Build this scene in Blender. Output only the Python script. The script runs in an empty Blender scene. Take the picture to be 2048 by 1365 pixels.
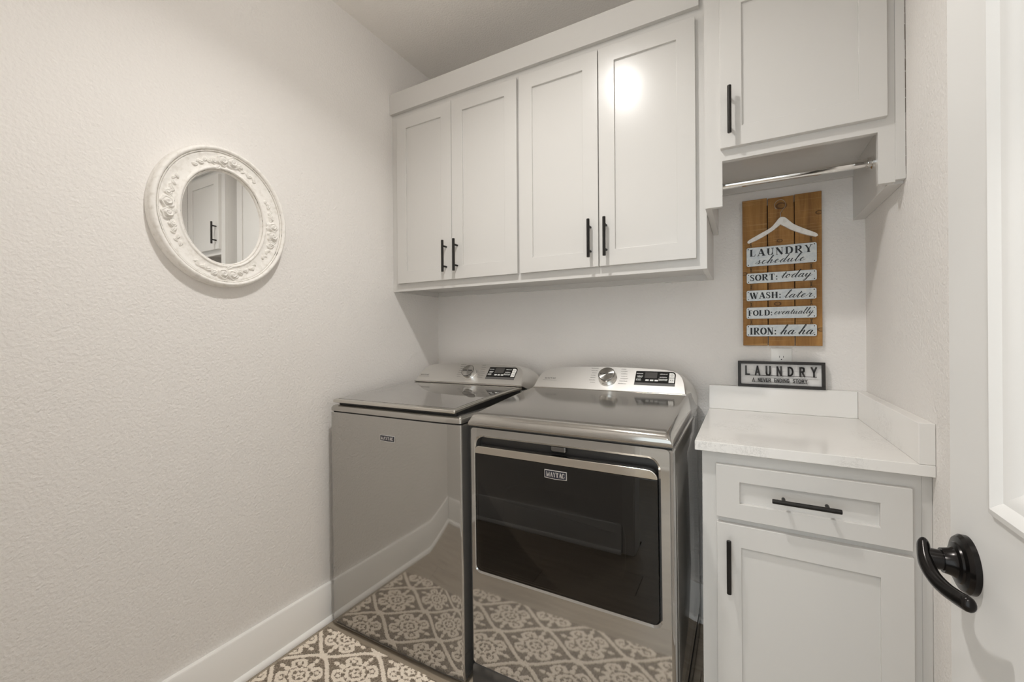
import bpy, bmesh, math, random
import numpy as np
from mathutils import Vector, Matrix
random.seed(7)
sc = bpy.context.scene
C = sc.collection
PI = math.pi
R = math.radians

# ------------------------------------------------------------------ camera
cam_d = bpy.data.cameras.new('camera')
cam = bpy.data.objects.new('camera', cam_d)
C.objects.link(cam)
cam_d.sensor_fit = 'HORIZONTAL'
cam_d.sensor_width = 36.0
cam_d.lens = 833.46 * 36.0 / 2048.0
cam_d.shift_y = -(682.5 - 669.32) / 2048.0
cam_d.clip_start = 0.01
cam.location = (0, 0, 1.229)
cam.rotation_mode = 'QUATERNION'
cam.rotation_quaternion = (Matrix.Rotation(R(29.019), 4, 'Z') @ Matrix.Rotation(R(90), 4, 'X') @ Matrix.Rotation(R(-0.405), 4, 'Z')).to_quaternion()
sc.camera = cam

# ------------------------------------------------------------------ world, exposure
ROOM_LAMP_W = 10.2
ROOM_FILL_W = 4.8
ROOM_SPREAD = 134
HALL_FILL_W = 17.0
HALL_FILL_L = 2.1
w = bpy.data.worlds.new('world')
sc.world = w
w.use_nodes = True
w.node_tree.nodes['Background'].inputs[0].default_value = (0.86, 0.95, 1.0, 1)
w.node_tree.nodes['Background'].inputs[1].default_value = HALL_FILL_L          # daylight fill through the added, unseen hall window
sc.view_settings.view_transform = 'Standard'
sc.view_settings.look = 'None'
sc.view_settings.gamma = 1.0
sc.view_settings.use_curve_mapping = False
sc.view_settings.exposure = 0.08
LAMP_XY = (-0.60, 0.73)
try:
    sc.cycles.use_denoising = True
    sc.cycles.max_bounces = 9
    sc.cycles.diffuse_bounces = 6
    sc.cycles.use_adaptive_sampling = True
    sc.cycles.adaptive_threshold = 0.02
    sc.cycles.glossy_bounces = 5
    sc.cycles.sample_clamp_indirect = 6.0
    sc.cycles.blur_glossy = 0.1
except Exception:
    pass

# ------------------------------------------------------------------ materials
MATS = {}
def nd(nt, kind, **kw):
    n = nt.nodes.new(kind)
    for k, v in kw.items():
        setattr(n, k, v)
    return n
def mat(name, col, rough=0.5, metal=0.0, spec=0.5, coat=0.0, bump=None, coords='Object'):
    """plain Principled material; bump=(scale, strength, detail)"""
    m = bpy.data.materials.new(name)
    m.use_nodes = True
    nt = m.node_tree
    b = nt.nodes['Principled BSDF']
    b.inputs['Base Color'].default_value = (*col, 1)
    b.inputs['Roughness'].default_value = rough
    b.inputs['Metallic'].default_value = metal
    b.inputs['Specular IOR Level'].default_value = spec
    b.inputs['Coat Weight'].default_value = coat
    b.inputs['Coat Roughness'].default_value = 0.08
    if bump:
        tc = nd(nt, 'ShaderNodeTexCoord')
        nz = nd(nt, 'ShaderNodeTexNoise')
        nz.inputs['Scale'].default_value = bump[0]
        nz.inputs['Detail'].default_value = bump[2] if len(bump) > 2 else 3
        bp = nd(nt, 'ShaderNodeBump')
        bp.inputs['Strength'].default_value = bump[1]
        bp.inputs['Distance'].default_value = 0.003
        nt.links.new(tc.outputs[coords], nz.inputs['Vector'])
        nt.links.new(nz.outputs['Fac'], bp.inputs['Height'])
        nt.links.new(bp.outputs['Normal'], b.inputs['Normal'])
    MATS[name] = m
    return m
def ramp_mix(m, scale_vec, noise_scale, stops, detail=4, dist=0.0, target='Base Color', rough=0.55):
    """colour from stretched noise through a ramp"""
    nt = m.node_tree
    b = nt.nodes['Principled BSDF']
    tc = nd(nt, 'ShaderNodeTexCoord')
    mp = nd(nt, 'ShaderNodeMapping')
    mp.inputs['Scale'].default_value = scale_vec
    nz = nd(nt, 'ShaderNodeTexNoise')
    nz.inputs['Scale'].default_value = noise_scale
    nz.inputs['Detail'].default_value = detail
    nz.inputs['Roughness'].default_value = rough
    nz.inputs['Distortion'].default_value = dist
    rp = nd(nt, 'ShaderNodeValToRGB')
    els = rp.color_ramp.elements
    while len(els) < len(stops):
        els.new(0.5)
    for e, (p, c) in zip(els, stops):
        e.position = p
        e.color = (*c, 1)
    nt.links.new(tc.outputs['Object'], mp.inputs['Vector'])
    nt.links.new(mp.outputs['Vector'], nz.inputs['Vector'])
    nt.links.new(nz.outputs['Fac'], rp.inputs['Fac'])
    nt.links.new(rp.outputs['Color'], b.inputs[target])
    return tc, mp, nz, rp

M_WALL = mat('wall_paint', (0.830, 0.803, 0.775), 0.75, spec=0.25, bump=(120, 0.8, 2))
M_CEIL = mat('ceiling_paint', (0.920, 0.890, 0.850), 0.85, spec=0.2, bump=(120, 1.0, 3))
M_CAB = mat('cabinet_paint', (0.645, 0.628, 0.602), 0.235, spec=0.45, bump=(30, 0.03, 2))
M_TRIM = mat('trim_paint', (0.900, 0.885, 0.860), 0.35, spec=0.45)
M_DOORP = mat('door_paint', (0.740, 0.732, 0.715), 0.4, spec=0.45)
M_PULL = mat('pull_black_metal', (0.020, 0.018, 0.016), 0.42, 0.6, bump=(900, 0.2, 2))
M_LEVER = mat('lever_oil_rubbed_bronze', (0.016, 0.014, 0.013), 0.22, 0.7)
M_CHROME = mat('chrome', (0.80, 0.79, 0.77), 0.06, 1.0)
M_SLATE = mat('slate_metallic', (0.445, 0.432, 0.412), 0.05, 0.84)
M_SLATETOP = mat('slate_metallic_top', (0.43, 0.412, 0.385), 0.11, 0.86)
M_SILVER = mat('silver_metallic', (0.74, 0.725, 0.70), 0.36, 1.0)
M_RIM = mat('silver_rim', (0.60, 0.58, 0.54), 0.22, 1.0)
M_LATCH = mat('latch_metal', (0.16, 0.155, 0.15), 0.2, 0.9)
M_STRIP = mat('handle_strip_metal', (0.60, 0.565, 0.51), 0.12, 1.0)
M_DARKPL = mat('dark_plastic', (0.030, 0.028, 0.026), 0.30)
M_BLACK = mat('black_void', (0.008, 0.008, 0.008), 0.6)
M_BASEPL = mat('dryer_base_grey', (0.105, 0.105, 0.105), 0.16, 0.6)
M_DISPLAY = mat('display_black', (0.010, 0.010, 0.010), 0.18)
M_LCD = mat('display_window', (0.070, 0.066, 0.062), 0.25)
M_DISPGREY = mat('display_grey_band', (0.11, 0.105, 0.10), 0.35)
M_WHITEPL = mat('white_plastic', (0.78, 0.77, 0.74), 0.35)
M_PRINTG = mat('print_grey', (0.20, 0.19, 0.18), 0.6)
M_PRINTL = mat('print_light', (0.75, 0.75, 0.73), 0.6)
M_PRINTK = mat('print_black', (0.018, 0.020, 0.024), 0.6)
M_BADGE = mat('badge_navy', (0.010, 0.011, 0.022), 0.3)
M_BADGERIM = mat('badge_silver', (0.68, 0.67, 0.66), 0.25, 0.8)
M_MIRROR = mat('mirror_silvering', (0.93, 0.93, 0.92), 0.0, 1.0)
M_FRAMEBLK = mat('sign_frame_black', (0.020, 0.016, 0.014), 0.5, bump=(300, 0.15, 2))
M_SIGNBACK = mat('sign_backing_white', (0.78, 0.76, 0.74), 0.6)
M_DARKSTEEL = mat('chain_dark_steel', (0.10, 0.08, 0.06), 0.5, 0.8)
M_HOOK = mat('hanger_hook_steel', (0.55, 0.45, 0.36), 0.35, 1.0)
M_RIVET = mat('rivet_dark', (0.03, 0.028, 0.03), 0.5, 0.4)
M_GROOVE = mat('antique_glaze', (0.23, 0.205, 0.175), 0.7)
M_LAMP = mat('lamp_trim_white', (0.8, 0.8, 0.78), 0.4)
M_FRAMEW = mat('distressed_white', (0.76, 0.725, 0.67), 0.6, spec=0.3, bump=(140, 0.25, 4))
ramp_mix(M_FRAMEW, (1, 1, 1), 60, [(0.0, (0.58, 0.54, 0.48)), (0.34, (0.80, 0.77, 0.72)), (0.50, (0.89, 0.865, 0.825)), (1.0, (0.90, 0.875, 0.84))], 5)
# distressed ring: dark flecks where the paint has rubbed off the edges
M_WORN = mat('worn_rim', (0.7, 0.66, 0.6), 0.6, spec=0.3)
ramp_mix(M_WORN, (1, 1, 1), 26, [(0.0, (0.05, 0.04, 0.03)), (0.41, (0.12, 0.10, 0.08)), (0.47, (0.66, 0.62, 0.56)), (1.0, (0.74, 0.70, 0.65))], 8, 0.6, rough=0.8)

M_QUARTZ = mat('white_quartz', (0.75, 0.72, 0.68), 0.13, spec=0.5)
def quartz_nodes(m):
    nt = m.node_tree
    b = nt.nodes['Principled BSDF']
    tc = nd(nt, 'ShaderNodeTexCoord')
    n1 = nd(nt, 'ShaderNodeTexNoise'); n1.inputs['Scale'].default_value = 34; n1.inputs['Detail'].default_value = 8; n1.inputs['Roughness'].default_value = 0.75; n1.inputs['Distortion'].default_value = 1.6
    n2 = nd(nt, 'ShaderNodeTexNoise'); n2.inputs['Scale'].default_value = 5; n2.inputs['Detail'].default_value = 3
    a = nd(nt, 'ShaderNodeMath', operation='SUBTRACT'); a.inputs[1].default_value = 0.5
    ab = nd(nt, 'ShaderNodeMath', operation='ABSOLUTE')
    r1 = nd(nt, 'ShaderNodeMapRange'); r1.inputs[1].default_value = 0.0; r1.inputs[2].default_value = 0.02; r1.inputs[3].default_value = 1; r1.inputs[4].default_value = 0
    r2 = nd(nt, 'ShaderNodeMapRange'); r2.inputs[1].default_value = 0.52; r2.inputs[2].default_value = 0.66; r2.inputs[3].default_value = 0; r2.inputs[4].default_value = 0.75
    mu = nd(nt, 'ShaderNodeMath', operation='MULTIPLY')
    mx = nd(nt, 'ShaderNodeMix', data_type='RGBA')
    mx.inputs['A'].default_value = (0.86, 0.84, 0.81, 1)
    mx.inputs['B'].default_value = (0.42, 0.40, 0.38, 1)
    L = nt.links.new
    L(tc.outputs['Object'], n1.inputs['Vector']); L(tc.outputs['Object'], n2.inputs['Vector'])
    L(n1.outputs['Fac'], a.inputs[0]); L(a.outputs[0], ab.inputs[0]); L(ab.outputs[0], r1.inputs[0])
    L(n2.outputs['Fac'], r2.inputs[0]); L(r1.outputs[0], mu.inputs[0]); L(r2.outputs[0], mu.inputs[1])
    L(mu.outputs[0], mx.inputs['Factor']); L(mx.outputs['Result'], b.inputs['Base Color'])
quartz_nodes(M_QUARTZ)

def wood_nodes(name, stops, stretch, scale, rough, saw=None, knot=None, per_obj=True):
    """grain noise stretched along the board, saw marks across it, knots; each board offset by its own random value"""
    m = mat(name, (0.4, 0.25, 0.12), rough)
    nt = m.node_tree
    b = nt.nodes['Principled BSDF']
    L = nt.links.new
    tc = nd(nt, 'ShaderNodeTexCoord')
    oi = nd(nt, 'ShaderNodeObjectInfo')
    mul = nd(nt, 'ShaderNodeMath', operation='MULTIPLY'); mul.inputs[1].default_value = 37.0
    add = nd(nt, 'ShaderNodeVectorMath', operation='ADD')
    L(oi.outputs['Random'], mul.inputs[0]); L(tc.outputs['Object'], add.inputs[0])
    cb = nd(nt, 'ShaderNodeCombineXYZ'); L(mul.outputs[0], cb.inputs[0]); L(mul.outputs[0], cb.inputs[1]); L(mul.outputs[0], cb.inputs[2])
    L(cb.outputs[0], add.inputs[1])
    mp = nd(nt, 'ShaderNodeMapping'); mp.inputs['Scale'].default_value = stretch
    L(add.outputs[0], mp.inputs['Vector'])
    nz = nd(nt, 'ShaderNodeTexNoise'); nz.inputs['Scale'].default_value = scale; nz.inputs['Detail'].default_value = 6; nz.inputs['Roughness'].default_value = 0.62; nz.inputs['Distortion'].default_value = 0.5
    L(mp.outputs['Vector'], nz.inputs['Vector'])
    rp = nd(nt, 'ShaderNodeValToRGB')
    els = rp.color_ramp.elements
    while len(els) < len(stops): els.new(0.5)
    for e, (p, c) in zip(els, stops):
        e.position = p; e.color = (*c, 1)
    L(nz.outputs['Fac'], rp.inputs['Fac'])
    out = rp.outputs['Color']
    if saw:
        mp2 = nd(nt, 'ShaderNodeMapping'); mp2.inputs['Scale'].default_value = saw[0]
        L(add.outputs[0], mp2.inputs['Vector'])
        n3 = nd(nt, 'ShaderNodeTexNoise'); n3.inputs['Scale'].default_value = saw[1]; n3.inputs['Detail'].default_value = 4
        L(mp2.outputs['Vector'], n3.inputs['Vector'])
        mr = nd(nt, 'ShaderNodeMapRange'); mr.inputs[1].default_value = 0.56; mr.inputs[2].default_value = 0.72; mr.inputs[3].default_value = 0; mr.inputs[4].default_value = saw[2]
        L(n3.outputs['Fac'], mr.inputs[0])
        mx = nd(nt, 'ShaderNodeMix', data_type='RGBA')
        L(mr.outputs[0], mx.inputs['Factor']); L(out, mx.inputs['A']); mx.inputs['B'].default_value = (*saw[3], 1)
        out = mx.outputs['Result']
        bp = nd(nt, 'ShaderNodeBump'); bp.inputs['Strength'].default_value = 0.35; bp.inputs['Distance'].default_value = 0.001
        L(n3.outputs['Fac'], bp.inputs['Height']); L(bp.outputs['Normal'], b.inputs['Normal'])
    for kx, kz, kr in (knot or ()):
        sub = nd(nt, 'ShaderNodeVectorMath', operation='SUBTRACT'); sub.inputs[1].default_value = (kx, 0, kz)
        sc_ = nd(nt, 'ShaderNodeVectorMath', operation='MULTIPLY'); sc_.inputs[1].default_value = (1, 0, 1.5)
        ln = nd(nt, 'ShaderNodeVectorMath', operation='LENGTH')
        L(tc.outputs['Object'], sub.inputs[0]); L(sub.outputs[0], sc_.inputs[0]); L(sc_.outputs[0], ln.inputs[0])
        dv = nd(nt, 'ShaderNodeMath', operation='DIVIDE'); dv.inputs[1].default_value = kr
        L(ln.outputs['Value'], dv.inputs[0])
        kr_ = nd(nt, 'ShaderNodeValToRGB')
        ke = kr_.color_ramp.elements
        ke.new(0.45); ke.new(0.72)
        for i_, (p, v) in enumerate([(0.0, 0.35), (0.45, 0.12), (0.72, 0.9), (1.0, 0.0)]):
            ke[i_].position = p; ke[i_].color = (v, v, v, 1)
        L(dv.outputs[0], kr_.inputs['Fac'])
        mx = nd(nt, 'ShaderNodeMix', data_type='RGBA')
        L(kr_.outputs['Color'], mx.inputs['Factor']); L(out, mx.inputs['A']); mx.inputs['B'].default_value = (0.045, 0.018, 0.006, 1)
        out = mx.outputs['Result']
    L(out, b.inputs['Base Color'])
    return m
_cst = [(0.25, (0.185, 0.083, 0.021)), (0.5, (0.320, 0.155, 0.040)), (0.75, (0.45, 0.235, 0.066))]
_csaw = ((5, 5, 260), 1.0, 0.5, (0.56, 0.36, 0.15))
M_CEDAR = [wood_nodes('stained_cedar', _cst, (26, 26, 2.6), 1.6, 0.7, saw=_csaw, knot=[(-0.036, 0.29, 0.012)]),
           wood_nodes('stained_cedar', _cst, (26, 26, 2.6), 1.6, 0.7, saw=_csaw, knot=[(-0.004, 0.412, 0.0115), (0.002, 0.548, 0.022), (-0.012, 0.165, 0.014)]),
           wood_nodes('stained_cedar', _cst, (26, 26, 2.6), 1.6, 0.7, saw=_csaw, knot=[(0.034, 0.505, 0.013), (0.038, 0.062, 0.013)])]
M_BATTEN = mat('batten_shade_brown', (0.06, 0.032, 0.014), 0.8)  # batten colour darkened to stand for shade in the plank gaps
M_FLOOR = wood_nodes('floor_wood', [(0.2, (0.26, 0.21, 0.155)), (0.5, (0.36, 0.30, 0.23)), (0.8, (0.44, 0.375, 0.30))], (2.2, 24, 24), 1.5, 0.35)
M_GALV = mat('galvanised_plate', (0.6, 0.62, 0.63), 0.5, 0.35)
ramp_mix(M_GALV, (1, 1, 1), 70, [(0.2, (0.45, 0.49, 0.53)), (0.5, (0.60, 0.625, 0.63)), (0.75, (0.70, 0.70, 0.67))], 5)
M_RUST = mat('plate_rust_edge', (0.10, 0.05, 0.035), 0.7)

# tinted door glass of the dryer: dark, glossy, a little see-through
M_GLASS = bpy.data.materials.new('tinted_glass')
M_GLASS.use_nodes = True
nt = M_GLASS.node_tree
nt.nodes.remove(nt.nodes['Principled BSDF'])
tr = nd(nt, 'ShaderNodeBsdfTransparent'); tr.inputs[0].default_value = (0.30, 0.29, 0.28, 1)
gls = nd(nt, 'ShaderNodeBsdfGlossy'); gls.inputs['Roughness'].default_value = 0.012
frn = nd(nt, 'ShaderNodeFresnel'); frn.inputs['IOR'].default_value = 1.62
mxs = nd(nt, 'ShaderNodeMixShader')
nt.links.new(frn.outputs[0], mxs.inputs[0])
nt.links.new(tr.outputs[0], mxs.inputs[1]); nt.links.new(gls.outputs[0], mxs.inputs[2])
nt.links.new(mxs.outputs[0], nt.nodes['Material Output'].inputs['Surface'])
# washer lid glass: tinted, seen from above it mirrors the wall
M_LIDGLASS = mat('lid_glass', (0.125, 0.115, 0.102), 0.04, 0.0, 1.0, coat=1.0)
M_LIDGLASS.node_tree.nodes['Principled BSDF'].inputs['Coat Roughness'].default_value = 0.02

# ------------------------------------------------------------------ mesh builder
class MB:
    def __init__(s):
        s.v = []; s.f = []; s.mi = []
    def add(s, vs, fs, mi=0):
        o = len(s.v)
        s.v += [tuple(p) for p in vs]
        s.f += [tuple(i + o for i in f) for f in fs]
        s.mi += [mi] * len(fs)
        return s
    def box(s, x0, x1, y0, y1, z0, z1, mi=0):
        return s.add([(x0, y0, z0), (x1, y0, z0), (x1, y1, z0), (x0, y1, z0), (x0, y0, z1), (x1, y0, z1), (x1, y1, z1), (x0, y1, z1)],
                     [(0, 3, 2, 1), (4, 5, 6, 7), (0, 1, 5, 4), (1, 2, 6, 5), (2, 3, 7, 6), (3, 0, 4, 7)], mi)
    def ring(s, o, i, y0, y1, mi=0):
        """rectangular frame in the XZ plane; o, i = (x0, x1, z0, z1)"""
        def q(r, y): return [(r[0], y, r[2]), (r[1], y, r[2]), (r[1], y, r[3]), (r[0], y, r[3])]
        v = q(o, y0) + q(i, y0) + q(o, y1) + q(i, y1)
        f = []
        for k in range(4):
            n = (k + 1) % 4
            f += [(k, n, 4 + n, 4 + k), (8 + n, 8 + k, 12 + k, 12 + n), (n, k, 8 + k, 8 + n), (4 + k, 4 + n, 12 + n, 12 + k)]
        return s.add(v, f, mi)
    def prism(s, pts, fa, fb, mi=0):
        """close polygon pts mapped by fa(p) and fb(p)"""
        n = len(pts)
        v = [fa(p) for p in pts] + [fb(p) for p in pts]
        f = [tuple(range(n - 1, -1, -1)), tuple(range(n, 2 * n))] + [(k, (k + 1) % n, n + (k + 1) % n, n + k) for k in range(n)]
        return s.add(v, f, mi)
    def loft(s, rings, closed=True, cap0=True, cap1=True, mi=0):
        n = len(rings[0]); v = [p for r in rings for p in r]; f = []
        m = n if closed else n - 1
        for a in range(len(rings) - 1):
            for k in range(m):
                j = (k + 1) % n
                f.append((a * n + k, a * n + j, (a + 1) * n + j, (a + 1) * n + k))
        if cap0: f.append(tuple(range(n - 1, -1, -1)))
        if cap1: f.append(tuple((len(rings) - 1) * n + k for k in range(n)))
        return s.add(v, f, mi)
    def tube(s, pts, r, n=12, mi=0, up=Vector((0, 0, 1)), flat=1.0):
        """swept round (or oval) tube; r scalar or list"""
        P = [Vector(p) for p in pts]; rings = []
        for k, p in enumerate(P):
            t = (P[min(k + 1, len(P) - 1)] - P[max(k - 1, 0)]).normalized()
            a = t.cross(up)
            if a.length < 1e-4: a = t.cross(Vector((1, 0, 0)))
            a.normalize(); b = a.cross(t).normalized()
            rr = r[k] if isinstance(r, (list, tuple)) else r
            ra, rb = rr if isinstance(rr, tuple) else (rr, rr * flat)
            rings.append([p + a * (ra * math.cos(2 * PI * j / n)) + b * (rb * math.sin(2 * PI * j / n)) for j in range(n)])
        return s.loft(rings, mi=mi)
    def lathe(s, prof, c, ax, n=40, mi=0, cap=True):
        """profile [(radius, height)] turned about axis ax through c"""
        ax = Vector(ax).normalized(); c = Vector(c)
        a = ax.cross(Vector((0, 0, 1)))
        if a.length < 1e-4: a = Vector((1, 0, 0))
        a.normalize(); b = ax.cross(a)
        rings = [[c + ax * h + (a * math.cos(2 * PI * k / n) + b * math.sin(2 * PI * k / n)) * r for k in range(n)] for r, h in prof]
        return s.loft(rings, cap0=cap, cap1=cap, mi=mi)
    def ribbon(s, pts, wd, fmap, depth=0.0, mi=0):
        """flat stroke along 2-D pts with widths wd, placed by fmap(x, z, out)"""
        n = len(pts); Lf = []; Rt = []
        for k in range(n):
            a = pts[max(k - 1, 0)]; b = pts[min(k + 1, n - 1)]
            dx, dz = b[0] - a[0], b[1] - a[1]; l = math.hypot(dx, dz) or 1
            nx, nz = -dz / l, dx / l; h = wd[k] / 2
            Lf.append((pts[k][0] + nx * h, pts[k][1] + nz * h)); Rt.append((pts[k][0] - nx * h, pts[k][1] - nz * h))
        if depth <= 0:
            v = [fmap(*p, 0) for p in Lf] + [fmap(*p, 0) for p in Rt]
            f = [(k, n + k, n + k + 1, k + 1) for k in range(n - 1)]
            return s.add(v, f, mi)
        rings = [[fmap(*Lf[k], depth), fmap(*Rt[k], depth), fmap(*Rt[k], 0), fmap(*Lf[k], 0)] for k in range(n)]
        return s.loft(rings, mi=mi)
    def build(s, name, mats, parent=None, smooth=None, bevel=0.0, seg=2, off=(0, 0, 0)):
        me = bpy.data.meshes.new(name)
        me.from_pydata([(p[0] - off[0], p[1] - off[1], p[2] - off[2]) for p in s.v], [], s.f)
        for m in (mats if isinstance(mats, (list, tuple)) else [mats]):
            me.materials.append(m)
        if any(s.mi): me.polygons.foreach_set('material_index', s.mi)
        bm = bmesh.new(); bm.from_mesh(me)
        bmesh.ops.recalc_face_normals(bm, faces=bm.faces)
        bm.to_mesh(me); bm.free()
        o = bpy.data.objects.new(name, me); C.objects.link(o)
        if parent: o.parent = parent
        if smooth is not None:
            me.shade_smooth(); me.set_sharp_from_angle(angle=R(smooth))
        if bevel:
            md = o.modifiers.new('bevel', 'BEVEL'); md.width = bevel; md.segments = seg; md.limit_method = 'ANGLE'; md.angle_limit = R(40)
            if smooth is None:
                me.shade_smooth()
                md.harden_normals = True
        return o
def thing(name, label, cat, loc=(0, 0, 0), rot=(0, 0, 0), group=None):
    o = bpy.data.objects.new(name, None); C.objects.link(o)
    o.location = loc; o.rotation_euler = rot
    o.empty_display_size = 0.05
    return tag(o, label, cat, group)
def tag(o, label, cat, group=None):
    o['label'] = label; o['category'] = cat
    if group: o['group'] = group
    return o
def struct(o, label=None):
    o['kind'] = 'structure'
    if label: o['label'] = label
    return o
def share(o, parent, loc=(0, 0, 0), rot=(0, 0, 0), scale=None):
    c = o.copy(); C.objects.link(c); c.parent = parent; c.location = loc; c.rotation_euler = rot
    if scale: c.scale = scale
    return c
def spline(P, n=8, closed=False):
    """Catmull-Rom through 2-D/3-D points"""
    out = []; N = len(P)
    for k in range(N if closed else N - 1):
        p0 = P[(k - 1) % N] if closed else P[max(k - 1, 0)]; p1 = P[k]; p2 = P[(k + 1) % N]; p3 = P[(k + 2) % N] if closed else P[min(k + 2, N - 1)]
        for j in range(n):
            t = j / n
            out.append(tuple(0.5 * ((2 * b) + (-a + c) * t + (2 * a - 5 * b + 4 * c - d) * t * t + (-a + 3 * b - 3 * c + d) * t ** 3) for a, b, c, d in zip(p0, p1, p2, p3)))
    if not closed: out.append(tuple(P[-1]))
    return out
def rrect(x0, x1, z0, z1, r, n=6):
    """rounded rectangle outline, r scalar or (bl, br, tr, tl)"""
    rr = r if isinstance(r, (tuple, list)) else (r,) * 4
    out = []
    for (cx, cz, a0), q in zip(((x0, z0, 180), (x1, z0, 270), (x1, z1, 0), (x0, z1, 90)), rr):
        ox = cx + (q if cx == x0 else -q); oz = cz + (q if cz == z0 else -q)
        if q <= 1e-6: out.append((cx, cz)); continue
        for k in range(n + 1):
            a = R(a0 + 90 * k / n); out.append((ox + q * math.cos(a), oz + q * math.sin(a)))
    return out

# ------------------------------------------------------------------ lettering (own stroke glyphs)
TK, TN = 0.245, 0.07
def nibw(pts, thick=TK, thin=TN, p=1.3, down=False):
    w_ = []
    for k in range(len(pts)):
        a = pts[max(k - 1, 0)]; b = pts[min(k + 1, len(pts) - 1)]
        dx, dz = b[0] - a[0], b[1] - a[1]; l = math.hypot(dx, dz) or 1
        v = abs(dz) / l if not down else max(0.0, -dz / l)
        w_.append(thin + (thick - thin) * v ** p)
    return w_
def S_(x0, z0, x1, z1, w): return ([(x0, z0), (x1, z1)], [w, w])
def cv(P, n=6, **k):
    q = spline(P, n); return (q, nibw(q, **k))
def top(a, b): return S_(a, .972, b, .972, TN)
def bot(a, b): return S_(a, .028, b, .028, TN)
_o = [(.43 + .33 * math.cos(a), .5 + .46 * math.sin(a)) for a in np.linspace(0, 2 * PI, 33)]
_s = spline([(.52, .76), (.44, .92), (.28, .97), (.13, .88), (.11, .70), (.25, .57), (.42, .44), (.52, .27), (.45, .10), (.28, .03), (.13, .10), (.07, .26)], 5)
_sw = [0.055 + 0.125 * math.sin(PI * k / (len(_s) - 1)) ** 1.5 for k in range(len(_s))]
SERIF = {
    'L': (.74, [S_(.2, 0, .2, 1, TK), top(.03, .37), bot(.03, .62), S_(.60, .01, .655, .30, .065)]),
    'A': (.90, [S_(.12, .02, .44, 1, .075), S_(.44, 1, .74, .02, TK), S_(.22, .33, .6, .33, TN), bot(0, .26), bot(.54, .92)]),
    'U': (.86, [S_(.2, 1, .2, .32, TK), cv([(.2, .33), (.24, .12), (.42, .03), (.6, .1), (.67, .33)], thick=.16), S_(.67, .32, .67, 1, .075), top(.03, .37), top(.52, .82)]),
    'N': (.88, [S_(.15, 0, .15, .98, .075), S_(.13, 1, .71, 0, TK), S_(.71, 0, .71, 1, .075), top(0, .22), bot(.03, .28), top(.57, .85)]),
    'D': (.88, [S_(.2, 0, .2, 1, TK), cv([(.2, .97), (.45, .97), (.68, .82), (.75, .5), (.68, .18), (.45, .03), (.2, .03)]), top(.03, .3), bot(.03, .3)]),
    'R': (.90, [S_(.2, 0, .2, 1, TK), cv([(.2, .97), (.45, .97), (.62, .88), (.63, .64), (.47, .5), (.25, .49)]), S_(.40, .5, .74, .02, .165), top(.03, .3), bot(.03, .37), bot(.64, .88)]),
    'Y': (.84, [S_(.13, 1, .42, .45, .17), S_(.70, 1, .44, .45, .075), S_(.42, .48, .42, 0, TK), top(0, .3), top(.56, .84), bot(.25, .6)]),
    'S': (.64, [(_s, _sw), S_(.535, .66, .535, .99, .05), S_(.06, .01, .06, .34, .05)]),
    'O': (.86, [(_o, nibw(_o))]),
    'T': (.80, [S_(.39, 0, .39, 1, TK), top(.04, .74), S_(.055, 1, .03, .70, .06), S_(.725, 1, .75, .70, .06), bot(.2, .58)]),
    'W': (1.18, [S_(.1, 1, .37, 0, TK), S_(.37, 0, .58, .92, .075), S_(.54, 1, .81, 0, TK), S_(.81, 0, 1.05, 1, .075), top(0, .28), top(.42, .7), top(.92, 1.17)]),
    'H': (.94, [S_(.2, 0, .2, 1, TK), S_(.72, 0, .72, 1, TK), S_(.2, .5, .72, .5, TN), top(.03, .37), bot(.03, .37), top(.55, .89), bot(.55, .89)]),
    'F': (.70, [S_(.2, 0, .2, 1, TK), top(.03, .6), S_(.60, .99, .63, .70, .06), S_(.2, .5, .46, .5, TN), S_(.46, .37, .46, .63, .05), bot(.03, .39)]),
    'I': (.42, [S_(.2, 0, .2, 1, TK), top(.03, .37), bot(.03, .37)]),
    'M': (1.08, [S_(.14, 0, .14, .98, .075), S_(.13, 1, .5, .02, TK), S_(.5, .02, .86, 1, .075), S_(.88, 0, .88, 1, TK), top(0, .22), bot(.03, .27), bot(.71, 1.05), top(.85, 1.05)]),
    'G': (.88, [cv([(.66, .76), (.55, .93), (.4, .97), (.2, .85), (.11, .5), (.2, .15), (.4, .03), (.56, .07), (.68, .2)]), S_(.67, .05, .67, .42, .16), S_(.5, .42, .82, .42, TN), S_(.68, .68, .68, .98, .055)]),
    ':': (.36, [S_(.17, .0, .17, .19, .18), S_(.17, .46, .17, .65, .18)]),
    ' ': (.34, []),
}
def scv(*P): return spline(list(P), 6)
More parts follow.
